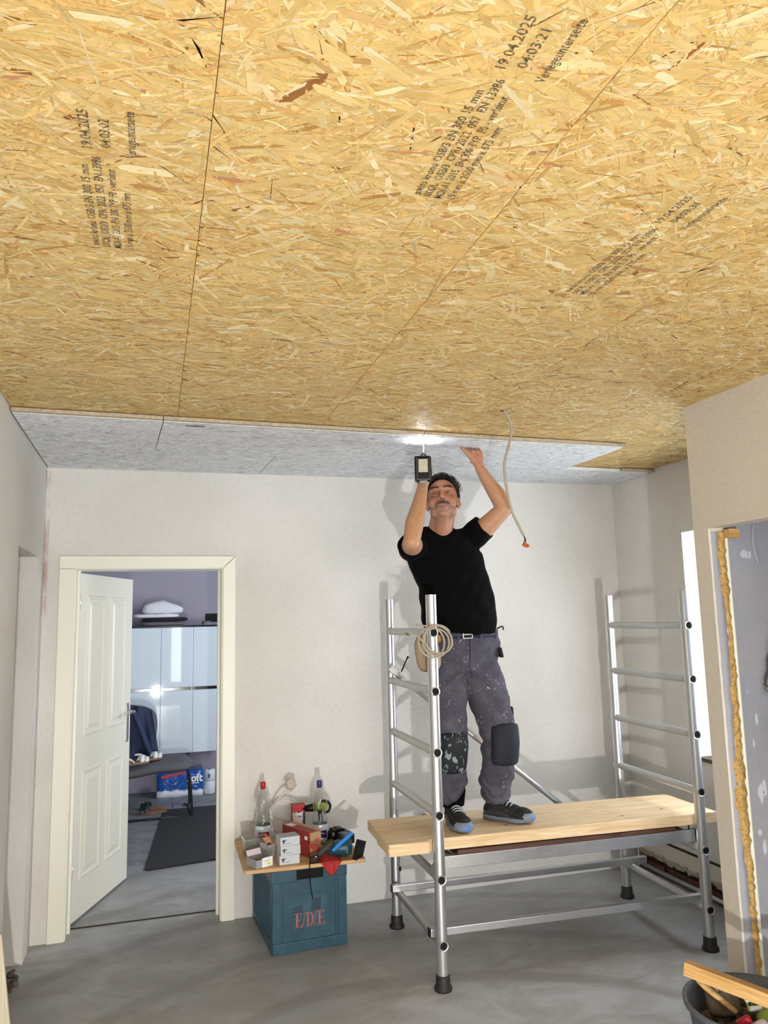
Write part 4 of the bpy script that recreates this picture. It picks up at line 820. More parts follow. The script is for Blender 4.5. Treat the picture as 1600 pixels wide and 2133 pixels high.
pm = TR((1.064, 4.125, T+.040), rx=R(6), ry=R(20), rz=R(48)); BX('side_plate', (-.050, -.006, -.052), (.050, .006, .050), m_black, tm2, m=pm, world=True, bevel=.004, label='slanted black slotted plate')
for k in range(4): BX('slot', (-.034+.018*k, -.0068, -.024+.006*k), (-.028+.018*k, -.0058, .010+.006*k), m_dkgrey, tm2, m=pm, world=True)
for a, b in (((-.014, -.002, -.012), (-.011, .002, .012)), ((.011, -.002, -.012), (.014, .002, .012)), ((-.014, -.002, -.012), (.014, .002, -.009))): BX('clip', a, b, m_chrome, tm2, m=TR((1.012, 4.134, T+.040)), world=True)
BX('trigger', (-.01, -.008, -.006), (.02, .008, .008), m_black, tm2, m=TR((.985, 4.19, T+.092)), world=True, bevel=.003)
tag(BX('blue_bar', (-.068, -.012, -.007), (.068, .012, .007), m_blue, m=TR((.975, 4.135, T+.090), ry=R(-33), rz=R(8)), world=True, bevel=.003), 'bright blue plastic bar lying across the teal machine', 'bar')
m_olive = plain('olive_grip', '#2b2d22', .6, var=.15)
gr = empty('utility_knife', (.89, 4.12, T), 0, 'olive black folding tool with a shiny tip, on the red pouch', 'tool')
bm = bmesh.new(); tube(bm, [(.838, 4.135, T+.032), (.852, 4.135, T+.040), (.885, 4.135, T+.064), (.918, 4.14, T+.088), (.930, 4.14, T+.097)], [.008, .013, .0155, .0155, .009], 14, sy=1.3); finish('grip', bm, m_olive, gr, True, True)
BX('ratchet_head', (-.006, -.003, -.018), (.006, .003, .006), m_chrome, gr, m=TR((.832, 4.13, T+.026), ry=.6), world=True, bevel=.002); BX('screw_button', (-.005, -.004, -.005), (.005, .004, .005), m_brick, gr, m=TR((.895, 4.115, T+.070)), world=True, bevel=.003)
# red fabric pouch sagging over the edge
m_redcloth = plain('red_fabric', '#a3241f', .7, var=.2, scale=18, bump=.4)
bm = bmesh.new(); G = []
for i in range(29):
    row = []; u = i/28; EY = 4.127-(.85+.13*u-.47)*.035
    for j in range(19):
        v = j/18; x = .848+.120*u-.012*v*(u-.5); sg = math.sin(math.pi*u); tot = .10+.065*sg**1.2; d = v*tot; top = .10
        if d < top: y = EY+.10-d-.008*(d/top); z = T+.0025+.020*sg*(1-d/top)**.7+.003*sg*math.sin(u*17+d*60)*(1-d/top)
        else: y = EY-.008-.003*math.sin(u*15); z = T+.0025-(d-top)
        row.append(bm.verts.new((x, y, z)))
    G.append(row)
for i in range(28):
    for j in range(18): bm.faces.new((G[i][j], G[i][j+1], G[i+1][j+1], G[i+1][j]))
o = finish('red_cloth', bm, m_redcloth, None, True); sm = o.modifiers.new('s', 'SOLIDIFY'); sm.thickness = .0025; sm.offset = 1; tag(o, 'red fabric pouch slumped over the front edge of the tabletop', 'cloth')
bm = bmesh.new(); G = []
for i in range(9):
    G.append([bm.verts.new((.815+.030*math.sin(i*.5)+.010*j+.004*math.sin(i*2+j), 4.165+.004*math.cos(i*2.1+j*3), T+.006+i*.0095)) for j in range(5)])
for i in range(8):
    for j in range(4): bm.faces.new((G[i][j], G[i][j+1], G[i+1][j+1], G[i+1][j]))
o = finish('red_ribbon', bm, m_redcloth, None, True); sm = o.modifiers.new('s', 'SOLIDIFY'); sm.thickness = .002; tag(o, 'crumpled red plastic ribbon standing against the brown carton', 'ribbon')
# black plug with its cord dangling in front of the crate
bp = empty('black_adapter', (.825, 4.125, T), 0, 'small black plug with a cord dangling in front of the crate', 'plug')
BX('plug_body', (.800, 4.122, T), (.845, 4.155, T+.028), m_black, bp, world=True, bevel=.006)
TB('cord', spline([(.803, 4.124, T+.012), (.795, 4.112, T+.006), (.793, 4.098, T-.012), (.795, 4.105, T-.06), (.800, 4.12, T-.11), (.812, 4.13, T-.175)], 6), .0028, m_black, bp, n=8, world=True)

# ------------------------------------------------------------------ bucket, lath and scraps in the foreground
m_bucket = plain('grey_bucket', '#5b6068', .55, var=.2, scale=12); BXc = Vector((2.075, 2.33, 0))
bk = empty('mortar_bucket', BXc, 0, 'grey mortar bucket of rubble and scraps in the bottom right corner', 'bucket')
bm = bmesh.new(); lathe(bm, [(0, .004), (.17, .0), (.180, .006), (.222, .29), (.236, .292), (.238, .310), (.228, .312), (.216, .29), (.174, .014), (0, .012)], 40); finish('tub', bm, m_bucket, bk, True)
bm = bmesh.new()
for k in range(150):
    a, r_ = random.random()*6.28, .19*math.sqrt(random.random()); s = random.uniform(.01, .035); m = TR((r_*math.cos(a), r_*math.sin(a), .215+random.uniform(-.02, .02)), random.random()*3, random.random()*3, random.random()*3)
    bmesh.ops.create_icosphere(bm, subdivisions=1, radius=s, matrix=m @ Matrix.Diagonal((1, .8, .5, 1)))
lathe(bm, [(0, .205), (.205, .205)], 24); finish('rubble', bm, m_rubble, bk, kind='stuff')
def scrap(name, pts, r, mat, label, cat, **k): return tag(TB(name, pts, r, mat, None, **k), label, cat)
scrap('wooden_stick', [(1.925, 2.435, .345), (1.945, 2.42, .325), (2.02, 2.36, .255)], [.014, .018, .015], m_lath, 'rounded weathered wooden stick sticking up at the bucket rim', 'stick', sy=.6)
m_glove = plain('dirty_glove', '#7a6d5c', .95, var=.35, scale=25, bump=.8)
gl = empty('work_glove', (2.03, 2.44, .23), 0, 'dirty grey-brown work glove stuffed in the bucket', 'glove'); bm = bmesh.new()
pad('palm', TR((2.03, 2.44, .275), rx=R(70), rz=R(-20)), .12, .14, .05, gl, m_glove)
for k in range(4): TB('finger', spline([(1.99+.026*k, 2.425+.01*k, .30), (1.985+.028*k, 2.41, .335-.008*k), (1.985+.03*k, 2.40, .35-.012*k)], 4), [.012]*8+[.010], m_glove, gl, n=10, world=True)
m_green2 = plain('green_plastic', '#85992a', .6, var=.1, bump=.2)
pad('green_sheet', TR((2.105, 2.235, .285), rx=R(12), ry=R(-14), rz=R(15)), .17, .12, .02, None, m_green2, nx=12, ny=8)
tag(bpy.data.objects['green_sheet'], 'bright lime green cloth lying on top of the rubble in the bucket', 'cloth')
for k, (x, y, z, a) in enumerate(((2.03, 2.335, .29, .3), (2.055, 2.345, .292, .5))): scrap('green_stalk' if 0 else 'green_string', [(x, y-.03, z-.01), (x+.03, y+.02, z+.018)], .004, m_green2, ('green string on the bucket rubble, the shorter left one', 'green string on the bucket rubble beside the lime cloth')[k], 'string')
bm = bmesh.new(); lathe(bm, [(0, 0), (.014, 0), (.016, .004), (.015, .045), (.011, .052), (0, .053)], 16, TR((1.955, 2.275, .262), rx=.9, rz=.6)); tag(finish('red_cap_tube', bm, plain('glossy_red', '#a01c26', .25), None, True), 'small glossy red cap lying in the bucket', 'cap')
bm = bmesh.new(); lathe(bm, [(0, 0), (.015, 0), (.018, .006), (.017, .04), (.01, .05), (0, .05)], 16, TR((1.99, 2.24, .258), rx=1.1, rz=1.2)); tag(finish('paper_scrap', bm, m_pink, None, True), 'pale crumpled paper scrap beside the red cap in the bucket', 'paper')
for k, (x, y, z) in enumerate(((2.055, 2.30, .288), (2.06, 2.33, .305))): tag(BX('tile_scrap', (-.022, -.008, -.005), (.022, .008, .005), (m_whitep, m_pink)[k], m=TR((x, y, z), .2, -.15, -.5+k*.3), world=True, bevel=.003), ('small white chip lying on the bucket rubble', 'pinkish sliver above the white chip in the bucket')[k], 'scrap')
for nm in ('mortar_bucket', 'wooden_stick', 'work_glove', 'green_sheet', 'green_string', 'green_string.001', 'red_cap_tube', 'paper_scrap', 'tile_scrap', 'tile_scrap.001', 'green_stalk', 'green_stalk.001'):
    if nm in bpy.data.objects: bpy.data.objects[nm].location += Vector((-.02, .10, .02 if nm != 'mortar_bucket' else 0))
# lath resting on the rim, running out of the frame
A = Vector((1.842, 2.512, .425)); B = Vector((2.28, 1.90, .325)); d = B-A
m = Matrix.Translation(A) @ d.to_track_quat('X', 'Z').to_matrix().to_4x4()
lb = tag(BX('wooden_batten', (0, -.024, -.022), (d.length, .024, .022), m_lath, bevel=.003), 'rough square pine batten laid across the mortar bucket', 'batten')
lb.matrix_world = m @ Matrix.Rotation(R(-6), 4, 'X') @ Matrix.Translation(lb.location)

# ------------------------------------------------------------------ jacket on the niche wall
m_jk = plain('pale_work_jacket', '#b5b2a9', .85, var=.18, scale=9, bump=.5); NY = 2.832
jk2 = empty('work_jacket', (2.66, 2.79, 1.05), 0, 'pale dusty work jacket hanging on the grey niche wall at the right edge', 'jacket')
def limb(name, pts, rs, mat, parent, n=20, sy=.6, fold=.006, **k):
    P = spline(pts, 6); K = len(P); rr = []
    for i in range(K):
        t = i/(K-1)*(len(rs)-1); a = int(min(t, len(rs)-2)); rr.append(rs[a]+(rs[a+1]-rs[a])*(t-a)+fold*math.sin(i*1.9))
    return TB(name, P, rr, mat, parent, n=n, world=True, sy=sy, **k)
limb('body', [(2.72, NY-.06, 1.72), (2.73, NY-.065, 1.5), (2.73, NY-.065, 1.3), (2.72, NY-.065, 1.15)], [.05, .09, .10, .095], m_jk, jk2, sy=.5)
limb('sleeve', [(2.700, NY-.07, 1.73), (2.665, NY-.075, 1.62), (2.625, NY-.08, 1.49), (2.592, NY-.08, 1.35)], [.030, .040, .048, .050], m_jk, jk2, sy=.8)
limb('hood', [(2.72, NY-.06, 1.74), (2.73, NY-.08, 1.80), (2.74, NY-.06, 1.86)], [.05, .055, .03], m_jk, jk2, sy=.8)
limb('hem', [(2.590, NY-.075, 1.35), (2.592, NY-.075, 1.315)], [.050, .042], plain('blue_grey_cuff', '#b9c3cf', .8), jk2, sy=.8)
tr2 = empty('work_trousers', (2.68, 2.79, .8), 0, 'grey work trousers below the pale jacket, left leg shaped for a wall shadow', 'trousers')
limb('waist', [(2.62, NY-.045, 1.30), (2.625, NY-.045, 1.235)], [.045, .06], m_jk, tr2, sy=.5)
limb('leg', [(2.615, NY-.04, 1.23), (2.62, NY-.04, 1.13), (2.625, NY-.04, 1.02)], [.035, .028, .03], m_cl_g, tr2, sy=.7); limb('leg', [(2.70, NY-.04, 1.15), (2.71, NY-.04, .95), (2.71, NY-.04, .8)], [.04, .035, .03], m_cl_g, tr2, sy=.7)  # left leg is dark cloth standing in for a shadow on the wall
hk = empty('coat_hook', (2.69, NY, 1.86), 0, 'steel wall hook holding the pale work jacket', 'hook'); TB('hook', spline([(2.69, NY+.002, 1.87), (2.69, NY-.05, 1.865), (2.69, NY-.06, 1.90)], 4), .004, m_chrome, hk, n=8, world=True); BX('plate', (2.675, NY-.003, 1.84), (2.705, NY+.002, 1.90), m_chrome, hk, world=True)
# white filler patches on the niche wall
m_fill = plain('white_filler', '#cdd0d9', .7, var=.05, bump=.3)
wn = bpy.data.objects['wall_niche']
def patch(cx, cz, rx_, rz_, seed):
    rr = random.Random(seed); bm = bmesh.new(); o = [(cx+rx_*math.cos(a)*rr.uniform(.65, 1.1), cz+rz_*math.sin(a)*rr.uniform(.7, 1.1)) for a in [k*math.pi/8 for k in range(16)]]
    prism(bm, o, 0, .0015, Matrix(((1, 0, 0, 0), (0, 0, -1, NY+.0032), (0, 1, 0, 0), (0, 0, 0, 1)))); bmesh.ops.recalc_face_normals(bm, faces=bm.faces); finish('filler_patch', bm, m_fill, wn, world=True, bevel=.0006, label='smeared patch of white filler')
for k, q in enumerate(((2.548, 1.935, .022, .022), (2.575, 1.93, .012, .020), (2.525, .90, .016, .045), (2.545, .92, .012, .04), (2.52, .68, .012, .035), (2.50, .74, .012, .015), (2.58, .55, .02, .03), (2.535, 1.21, .008, .03), (2.51, 1.11, .006, .02), (2.50, 1.33, .004, .006))): patch(*q, k)
bm = bmesh.new(); pts = [(2.70+.10*math.cos(a), NY, 1.99+.16*math.sin(a)) for a in [2.0+k*.12 for k in range(16)]]; tube(bm, pts, .009, 10); finish('conduit', bm, m_wall_grey, wn, True, True, label='grey bent conduit')

# ------------------------------------------------------------------ the worker
def ell(bm, c, r, m=None, sub=3):
    mm = (m or Matrix.Identity(4)) @ Matrix.Translation(Vector(c)) @ Matrix.Diagonal((r[0], r[1], r[2], 1) if isinstance(r, (tuple, list)) else (r, r, r, 1)); bmesh.ops.create_icosphere(bm, subdivisions=sub, radius=1, matrix=mm)
def cap(bm, p, q, r0, r1, n=14, m=None):
    p, q = Vector(p), Vector(q)
    if m: p, q = m @ p, m @ q
    d = (q-p); L = d.length; K = 5; P, Rr = [], []
    dn = d.normalized()
    for k in range(K): a = math.pi/2*(k+.15)/K; P.append(p-dn*r0*math.cos(a)); Rr.append(r0*math.sin(a))
    for k in range(5): t = k/4; P.append(p+d*t); Rr.append(r0+(r1-r0)*t)
    for k in range(K-1, -1, -1): a = math.pi/2*(k+.15)/K; P.append(q+dn*r1*math.cos(a)); Rr.append(r1*math.sin(a))
    tube(bm, P, Rr, n)
def chain(bm, pts, rs, n=14, m=None):
    for (p, q), (a, b) in zip(zip(pts, pts[1:]), zip(rs, rs[1:])): cap(bm, p, q, a, b, n, m)
def loft(bm, secs, n=28):
    """secs: (x, y, z, rx, ry) horizontal super-ellipse sections"""
    rings = []
    for x, y, z, rx, ry in secs:
        r_ = []
        for k in range(n):
            a = 2*math.pi*k/n; c_, s_ = math.cos(a), math.sin(a); e = .85
            r_.append(bm.verts.new((x+rx*math.copysign(abs(c_)**e, c_), y+ry*math.copysign(abs(s_)**e, s_), z)))
        rings.append(r_)
    for a, b in zip(rings, rings[1:]):
        for k in range(n): bm.faces.new((a[k], a[(k+1) % n], b[(k+1) % n], b[k]))
    bm.faces.new(rings[0][::-1]); bm.faces.new(rings[-1])
def remesh(bm, vox, smooth=4, fac=.5):
    bmesh.ops.recalc_face_normals(bm, faces=bm.faces)
    me = bpy.data.meshes.new('tmp'); bm.to_mesh(me); bm.free(); o = bpy.data.objects.new('tmp', me); C.objects.link(o)
    r = o.modifiers.new('r', 'REMESH'); r.mode = 'VOXEL'; r.voxel_size = vox; r.adaptivity = 0
    s = o.modifiers.new('s', 'SMOOTH'); s.factor = fac; s.iterations = smooth
    dg = bpy.context.evaluated_depsgraph_get(); dg.update(); out = bpy.data.meshes.new_from_object(o.evaluated_get(dg)); bpy.data.objects.remove(o); bpy.data.meshes.remove(me); out.materials.clear(); return out
def getco(me): a = np.empty(len(me.vertices)*3, np.float32); me.vertices.foreach_get('co', a); return a.reshape(-1, 3).astype(float)
def setco(me, a): me.vertices.foreach_set('co', a.astype(np.float32).ravel()); me.update()
def getno(me): a = np.empty(len(me.vertices)*3, np.float32); me.vertices.foreach_get('normal', a); return a.reshape(-1, 3).astype(float)
man = empty('person', (1.60, 3.78, PZ+PH), 0, 'person in a black T-shirt and paint-spattered grey work trousers reaching up to the ceiling', 'person')
HC = Vector((1.441, 3.705, 2.288))
HM = Matrix.Translation(HC) @ Matrix.Rotation(R(-23), 4, 'Z') @ Matrix.Rotation(R(-3), 4, 'Y') @ Matrix.Rotation(R(-19), 4, 'X') @ Matrix.Scale(1.04, 4)
bm = bmesh.new()
# head
ell(bm, (0, .016, .034), (.076, .095, .086), HM); ell(bm, (0, -.020, -.028), (.068, .070, .084), HM); ell(bm, (0, -.028, -.074), (.060, .056, .044), HM); ell(bm, (0, -.058, -.094), (.030, .022, .022), HM)
for s_ in (-1, 1):
    ell(bm, (s_*.042, -.054, -.036), (.027, .025, .030), HM); ell(bm, (s_*.077, .012, -.014), (.009, .021, .034), HM, 2); cap(bm, (s_*.082, .02, .014), (s_*.086, .026, -.02), .006, .006, m=HM)
    cap(bm, (s_*.008, -.087, .026), (s_*.048, -.070, .026), .011, .010, m=HM); ell(bm, (s_*.0145, -.094, -.036), (.010, .012, .009), HM, 2)
    ell(bm, (s_*.045, -.035, -.078), (.022, .03, .03), HM)
cap(bm, (0, -.084, .016), (0, -.108, -.030), .0085, .0125, m=HM); ell(bm, (0, -.110, -.033), (.0125, .011, .010), HM, 2)
ell(bm, (0, -.076, -.064), (.034, .017, .024), HM)
chain(bm, [(-.027, -.078, -.070), (-.010, -.092, -.0655), (.010, -.092, -.0655), (.027, -.078, -.070)], [.004, .0058, .0058, .004], m=HM)
chain(bm, [(-.025, -.077, -.0745), (-.008, -.090, -.0785), (.008, -.090, -.0785), (.025, -.077, -.0745)], [.004, .0066, .0066, .004], m=HM)
# neck and trunk
NB = Vector((1.447, 3.800, 2.10)); cap(bm, HM @ Vector((0, .020, -.055)), NB, .062, .066, 20); cap(bm, HM @ Vector((0, -.03, -.085)), NB+Vector((0, -.035, .02)), .036, .05, 16)
loft(bm, [(1.55, 3.80, 1.42, .150, .105), (1.545, 3.80, 1.52, .165, .115), (1.535, 3.795, 1.65, .160, .122), (1.52, 3.80, 1.80, .160, .118), (1.49, 3.81, 1.95, .175, .112), (1.465, 3.815, 2.04, .180, .098), (1.45, 3.815, 2.10, .10, .075), (1.447, 3.81, 2.13, .062, .058)])
SR, ER, WR_ = Vector((1.300, 3.80, 2.045)), Vector((1.202, 3.525, 2.055)), Vector((1.300, 3.612, 2.345))
SL_, EL, WL = Vector((1.625, 3.805, 2.095)), Vector((1.768, 3.655, 2.245)), Vector((1.668, 3.722, 2.475))
cap(bm, (1.46, 3.81, 2.05), SR, .07, .062, 18); cap(bm, (1.46, 3.81, 2.06), SL_, .07, .062, 18)
chain(bm, [SR, SR.lerp(ER, .5), ER], [.056, .054, .043], 18); fr_ = ER.lerp(WR_, .3)+Vector((-.006, -.004, 0)); chain(bm, [ER, fr_, ER.lerp(WR_, .7), WR_], [.042, .047, .036, .0275], 18)
chain(bm, [SL_, SL_.lerp(EL, .5)+Vector((0, 0, -.01)), EL], [.056, .055, .043], 18); chain(bm, [EL, EL.lerp(WL, .3)+Vector((.006, 0, .004)), EL.lerp(WL, .7), WL], [.043, .046, .035, .0270], 18)
# legs inside the trousers
chain(bm, [(1.47, 3.80, 1.42), (1.445, 3.715, 1.03), (1.482, 3.82, .74), (1.48, 3.80, .70)], [.085, .055, .038, .036], 16)
chain(bm, [(1.645, 3.80, 1.42), (1.722, 3.72, 1.03), (1.722, 3.83, .74), (1.722, 3.82, .70)], [.085, .056, .038, .036], 16)
for a, b in (((1.482, 3.84, .70), (1.462, 3.68, .675)), ((1.722, 3.84, .70), (1.815, 3.71, .675))): cap(bm, a, b, .03, .024)
# right hand: palm under the drill handle, four fingers wrapped round it, thumb on the far side
HD = Vector((.34, .93, .13)).normalized(); HO = Vector((1.3015, 3.605, 2.437)); U, V = frame_at(HD)
if V.z < 0: V = -V
U = V.cross(HD); U = U if U.x > 0 else -U                       # U to the right, V up
def hp_(s, a, r): return HO+HD*s+(U*math.cos(a)+V*math.sin(a))*r
palm = HO-V*.034+U*.010
cap(bm, WR_, palm-V*.006, .0265, .030, 16); cap(bm, palm-HD*.028, palm+HD*.032, .0195, .0195, 14); cap(bm, palm-HD*.024+U*.018+V*.012, palm+HD*.030+U*.018+V*.012, .015, .016, 14)
for k, (s, rr) in enumerate(((-.034, .0078), (-.013, .0086), (.009, .0090), (.031, .0088))):
    sh = (-.9, -.25, 0, -.4)[k]*.0
    chain(bm, [hp_(s, R(-70), .031), hp_(s, R(-130), .0305), hp_(s, R(178+8), .0295), hp_(s, R(128), .0285), hp_(s, R(82-10*k*0), .0275)], [rr+.002, rr+.0012, rr+.0004, rr, rr-.0012], 12)
chain(bm, [palm+U*.016+HD*.018, hp_(.030, R(-5), .036), hp_(.044, R(40), .034), hp_(.052, R(78), .030)], [.015, .0125, .011, .0088], 12)
# left hand pressed under the board: fingers bent back along it, thumb spread to the side
pc = Vector((1.660, 3.742, 2.527)); cap(bm, WL, pc, .0265, .026, 16); cap(bm, pc+Vector((-.024, .004, .010)), pc+Vector((.030, .004, .006)), .018, .017, 14); cap(bm, pc+Vector((-.018, .0, -.012)), pc+Vector((.018, 0, -.014)), .019, .018, 14)
for k, (dx, ln, rr) in enumerate(((-.033, .86, .0090), (-.0115, 1.0, .0094), (.0105, .95, .0090), (.0310, .76, .0080))):
    b0 = pc+Vector((dx, .004, .014)); b1 = b0+Vector((dx*.12, .004, .030*ln)); b1.z = min(b1.z, 2.582-.002*k); b2 = Vector((b1.x, b1.y+.034*ln, 2.598-rr-.0012)); b3 = Vector((b1.x+.001, b2.y+.026*ln, 2.598-rr*.86-.0012))
    chain(bm, [b0, b1, b2, b3], [rr+.0022, rr+.0010, rr, rr*.84], 12)
th = [pc+Vector((-.014, -.008, -.010)), pc+Vector((-.040, -.006, .016)), pc+Vector((-.060, -.002, .038)), Vector((1.580, 3.750, 2.5865))]
chain(bm, th, [.018, .0145, .0118, .0092], 12)
me = remesh(bm, .0042, 3, .45)
co = getco(me); inv = np.array(HM.inverted()); H = (np.c_[co, np.ones(len(co))] @ inv.T)[:, :3]; no = getno(me)
head = np.linalg.norm(H-np.array([0, 0, -.01]), axis=1) < .17
def gauss(c, s): return np.exp(-(((H-np.array(c))/np.array(s))**2).sum(1))*head
back = np.array((HM.to_3x3() @ Vector((0, 1, 0))))
for s_ in (-1, 1):
    co += np.outer(gauss((s_*.032, -.080, .004), (.019, .03, .012))*.013, back)       # eye socket
    co += np.outer(gauss((s_*.0085, -.106, -.043), (.0045, .012, .005))*.010, back)    # nostril
    co += np.outer(-gauss((s_*.030, -.078, -.016), (.016, .02, .006))*.002, back)
co += np.outer(gauss((0, -.098, -.0715), (.024, .02, .0022))*.006, back)
co += np.outer(gauss((0, -.09, -.088), (.022, .03, .006))*.003, back)
setco(me, co)
# colour: skin, stubble, lips, brows, warm knuckles
base = np.array(srgb('#bb8d6d')[:3]); C_ = np.tile(base, (len(co), 1))
def tint(mask, hexc, k):
    global C_
    m = np.clip(mask, 0, 1)[:, None]*k; C_ = C_*(1-m)+np.array(srgb(hexc)[:3])*m
tint(head*1., '#b07a62', .7)
tint(gauss((0, -.06, .06), (.06, .06, .03)), '#b06e56', .7); tint(gauss((.04, -.07, -.03), (.02, .03, .02))+gauss((-.04, -.07, -.03), (.02, .03, .02)), '#b0705f', .4)
jaw = head*(H[:, 2] < -.045)*(H[:, 1] < .02)*1.; tint(jaw*np.clip((.145+H[:, 2])/.045, 0, 1)*np.clip((-.045-H[:, 2])/.02, 0, 1)*np.clip((.02-H[:, 1])/.03, 0, 1), '#8f7265', .6)
tint(gauss((0, -.095, -.054), (.036, .03, .0085)), '#4a3832', .75); tint(gauss((.030, -.085, -.066), (.008, .03, .012))+gauss((-.030, -.085, -.066), (.008, .03, .012)), '#5c4a44', .5)
tint(gauss((0, -.093, -.0745), (.024, .02, .007)), '#a4625c', .8); tint(gauss((0, -.09, -.092), (.014, .02, .006)), '#5a4c48', .35)
for s_ in (-1, 1): tint(gauss((s_*.0085, -.108, -.042), (.006, .012, .005)), '#4a2a24', .95); tint(gauss((s_*.032, -.08, .006), (.017, .03, .009)), '#8f5c4c', .6)
for c_ in (palm, pc+Vector((0, 0, .02)), WL.lerp(pc, .6)): d_ = np.exp(-((co-np.array(c_))**2).sum(1)/.045**2); tint(d_, '#c77f66', .5)
at = me.color_attributes.new('tint', 'FLOAT_COLOR', 'POINT'); at.data.foreach_set('color', np.c_[np.clip(C_, 0, 1), np.ones(len(co))].astype(np.float32).ravel())
n = N('skin'); a_ = n.n('ShaderNodeAttribute'); a_.attribute_name = 'tint'; f = n.noise(n.coord(), 45, 5, .65); n.col(n.mix(1., a_.outputs['Color'], n.ramp(f, [(.3, .86), (.7, 1.06)]), 'MULTIPLY')); n.bump(n.noise(n.coord(), 260, 4), .12, .002); m_skin = n.set(.52, Subsurface_Weight=.08, Subsurface_Radius=(.01, .004, .002))
link('body', me, m_skin, man, True, True)
# eyes, lids, brows
m_eye = plain('eye_white', '#b9aea6', .2, var=.02); m_iris = plain('iris_brown', '#1d120d', .12)
for s_ in (-1, 1):
    ec = HM @ Vector((s_*.0315, -.0685, .002)); look = (HM.to_3x3() @ Vector((-.16, -1, .20))).normalized()
    bm = bmesh.new(); ell(bm, ec, .0123); e_ = finish('eye', bm, m_eye, man, True, True)
    bm = bmesh.new(); q = look.to_track_quat('Z', 'Y').to_matrix().to_4x4(); lathe(bm, [(0, .0130), (.003, .0128), (.0060, .0115), (.0064, .0103)], 18, Matrix.Translation(ec) @ q); finish('iris', bm, m_iris, e_, True, True)
    for nm, zz, yy, r_ in (('upper_lid', .0070, -.0835, .0040), ('lower_lid', -.0070, -.0825, .0050)):
        P = [HM @ Vector((s_*.0315+.0155*math.cos(a), -.0685-.0112*math.sin(a), .002+zz*math.sin(a))) for a in [math.pi*(.04+.92*k/8) for k in range(9)]]
        TB(nm, P, [r_*.5]+[r_*.8]+[r_]*5+[r_*.8]+[r_*.5], m_lid if 'm_lid' in globals() else globals().setdefault('m_lid', plain('eyelid', '#a06c58', .5, var=.05)), man, n=8, world=True)
m_hair = plain('dark_hair', '#17120f', .55, var=.5, scale=60); m_hair_g = plain('grey_hair', '#5c5854', .55, var=.4, scale=60)
for s_ in (-1, 1):
    bm = bmesh.new()
    for k in range(80):
        t = random.random(); x = .010+.042*t; z = .024+.010*math.sin(t*2.4)+random.uniform(-.0036, .0036); y = -.0985+.026*t*t
        p = Vector((s_*x, y, z)); tube(bm, [HM @ p, HM @ (p+Vector((s_*.007, -.001, .0022)))], [.0010, .0004], 4)
    finish('eyebrow', bm, m_hair, man, False, True, kind='stuff')
bm = bmesh.new()
for k in range(170):
    x = random.uniform(-.032, .032); z = -.050-.010*(abs(x)/.03)**1.5+random.uniform(-.006, .005); y = -.0965+.75*x*x*9
    p = Vector((x, y, z)); tube(bm, [HM @ p, HM @ (p+Vector((x*.12, -.001, -.006)))], [.0008, .0003], 4)
finish('moustache', bm, m_hair_g, man, False, True, kind='stuff')
# hair: a close cap and short curls
bm = bmesh.new(); bmesh.ops.create_uvsphere(bm, u_segments=40, v_segments=26, radius=1, matrix=Matrix.Identity(4))
def hairline(p): return p.z > (.78 if p.y < -.45 else (.30 if p.y < -.1 else (-.05 if p.y < .25 else -.55)))-(.18 if abs(p.x) > .6 and p.y < .1 else 0)
bmesh.ops.delete(bm, geom=[v_ for v_ in bm.verts if not hairline(v_.co)], context='VERTS')
for v_ in bm.verts: p = v_.co.copy(); v_.co = HM @ Vector((p.x*.0795, .016+p.y*.099, .034+p.z*.090))
finish('hair_cap', bm, m_hair, man, True, True)
def curls(name, mat, num, seed, cond):
    rr = random.Random(seed); bm = bmesh.new(); c = 0
    while c < num:
        a, h = rr.uniform(0, 6.283), rr.uniform(-.5, 1); s = math.sqrt(max(0, 1-h*h)); p = Vector((s*math.cos(a), s*math.sin(a), h))
        if not hairline(p) or not cond(p): continue
        c += 1; q = Vector((p.x*.079, .016+p.y*.098, .034+p.z*.089)); nn = Vector((p.x, p.y, p.z)); t1 = nn.cross(Vector((rr.uniform(-1, 1), rr.uniform(-1, 1), rr.uniform(-1, 1)))).normalized(); L = rr.uniform(.012, .030)*(1.25 if p.z > .5 else .5)
        P = spline([q, q+nn*L*.5+t1*L*.25, q+nn*L*.8+t1*L*.75, q+nn*L*.45+t1*L*1.15, q+nn*L*.25+t1*L*.8], 3); tube(bm, [HM @ x for x in P], .0008, 3)
    finish(name, bm, mat, man, False, True, kind='stuff')
curls('hair', m_hair, 2300, 3, lambda p: True); curls('grey_hair', m_hair_g, 520, 4, lambda p: p.z < .55 or abs(p.x) > .5)
# T-shirt
bm = bmesh.new()
loft(bm, [(1.545, 3.785, 1.608, .188, .150), (1.54, 3.775, 1.66, .196, .165), (1.535, 3.775, 1.74, .197, .162), (1.525, 3.79, 1.84, .196, .148), (1.50, 3.80, 1.93, .205, .140), (1.475, 3.81, 2.02, .214, .128), (1.46, 3.815, 2.092, .172, .108), (1.452, 3.812, 2.138, .105, .090), (1.449, 3.806, 2.156, .080, .080)])
d1, d2 = (ER-SR).normalized(), (EL-SL_).normalized()
cap(bm, (1.45, 3.81, 2.05), SR, .075, .072, 20); tube(bm, [SR, SR+d1*.06, SR+d1*.150], [.074, .073, .072], 24); cap(bm, (1.47, 3.81, 2.065), SL_, .075, .072, 20); tube(bm, [SL_, SL_+d2*.05, SL_+d2*.112], [.073, .074, .074], 24)
me = remesh(bm, .0065, 5, .5); co = getco(me); no = getno(me)
w_ = np.sin(co[:, 0]*38+co[:, 2]*30+2*np.sin(co[:, 1]*14))*.0022+np.sin(co[:, 2]*55+co[:, 0]*12)*.0016*(co[:, 0] < 1.46)+np.sin(co[:, 0]*70-co[:, 2]*52)*.0014
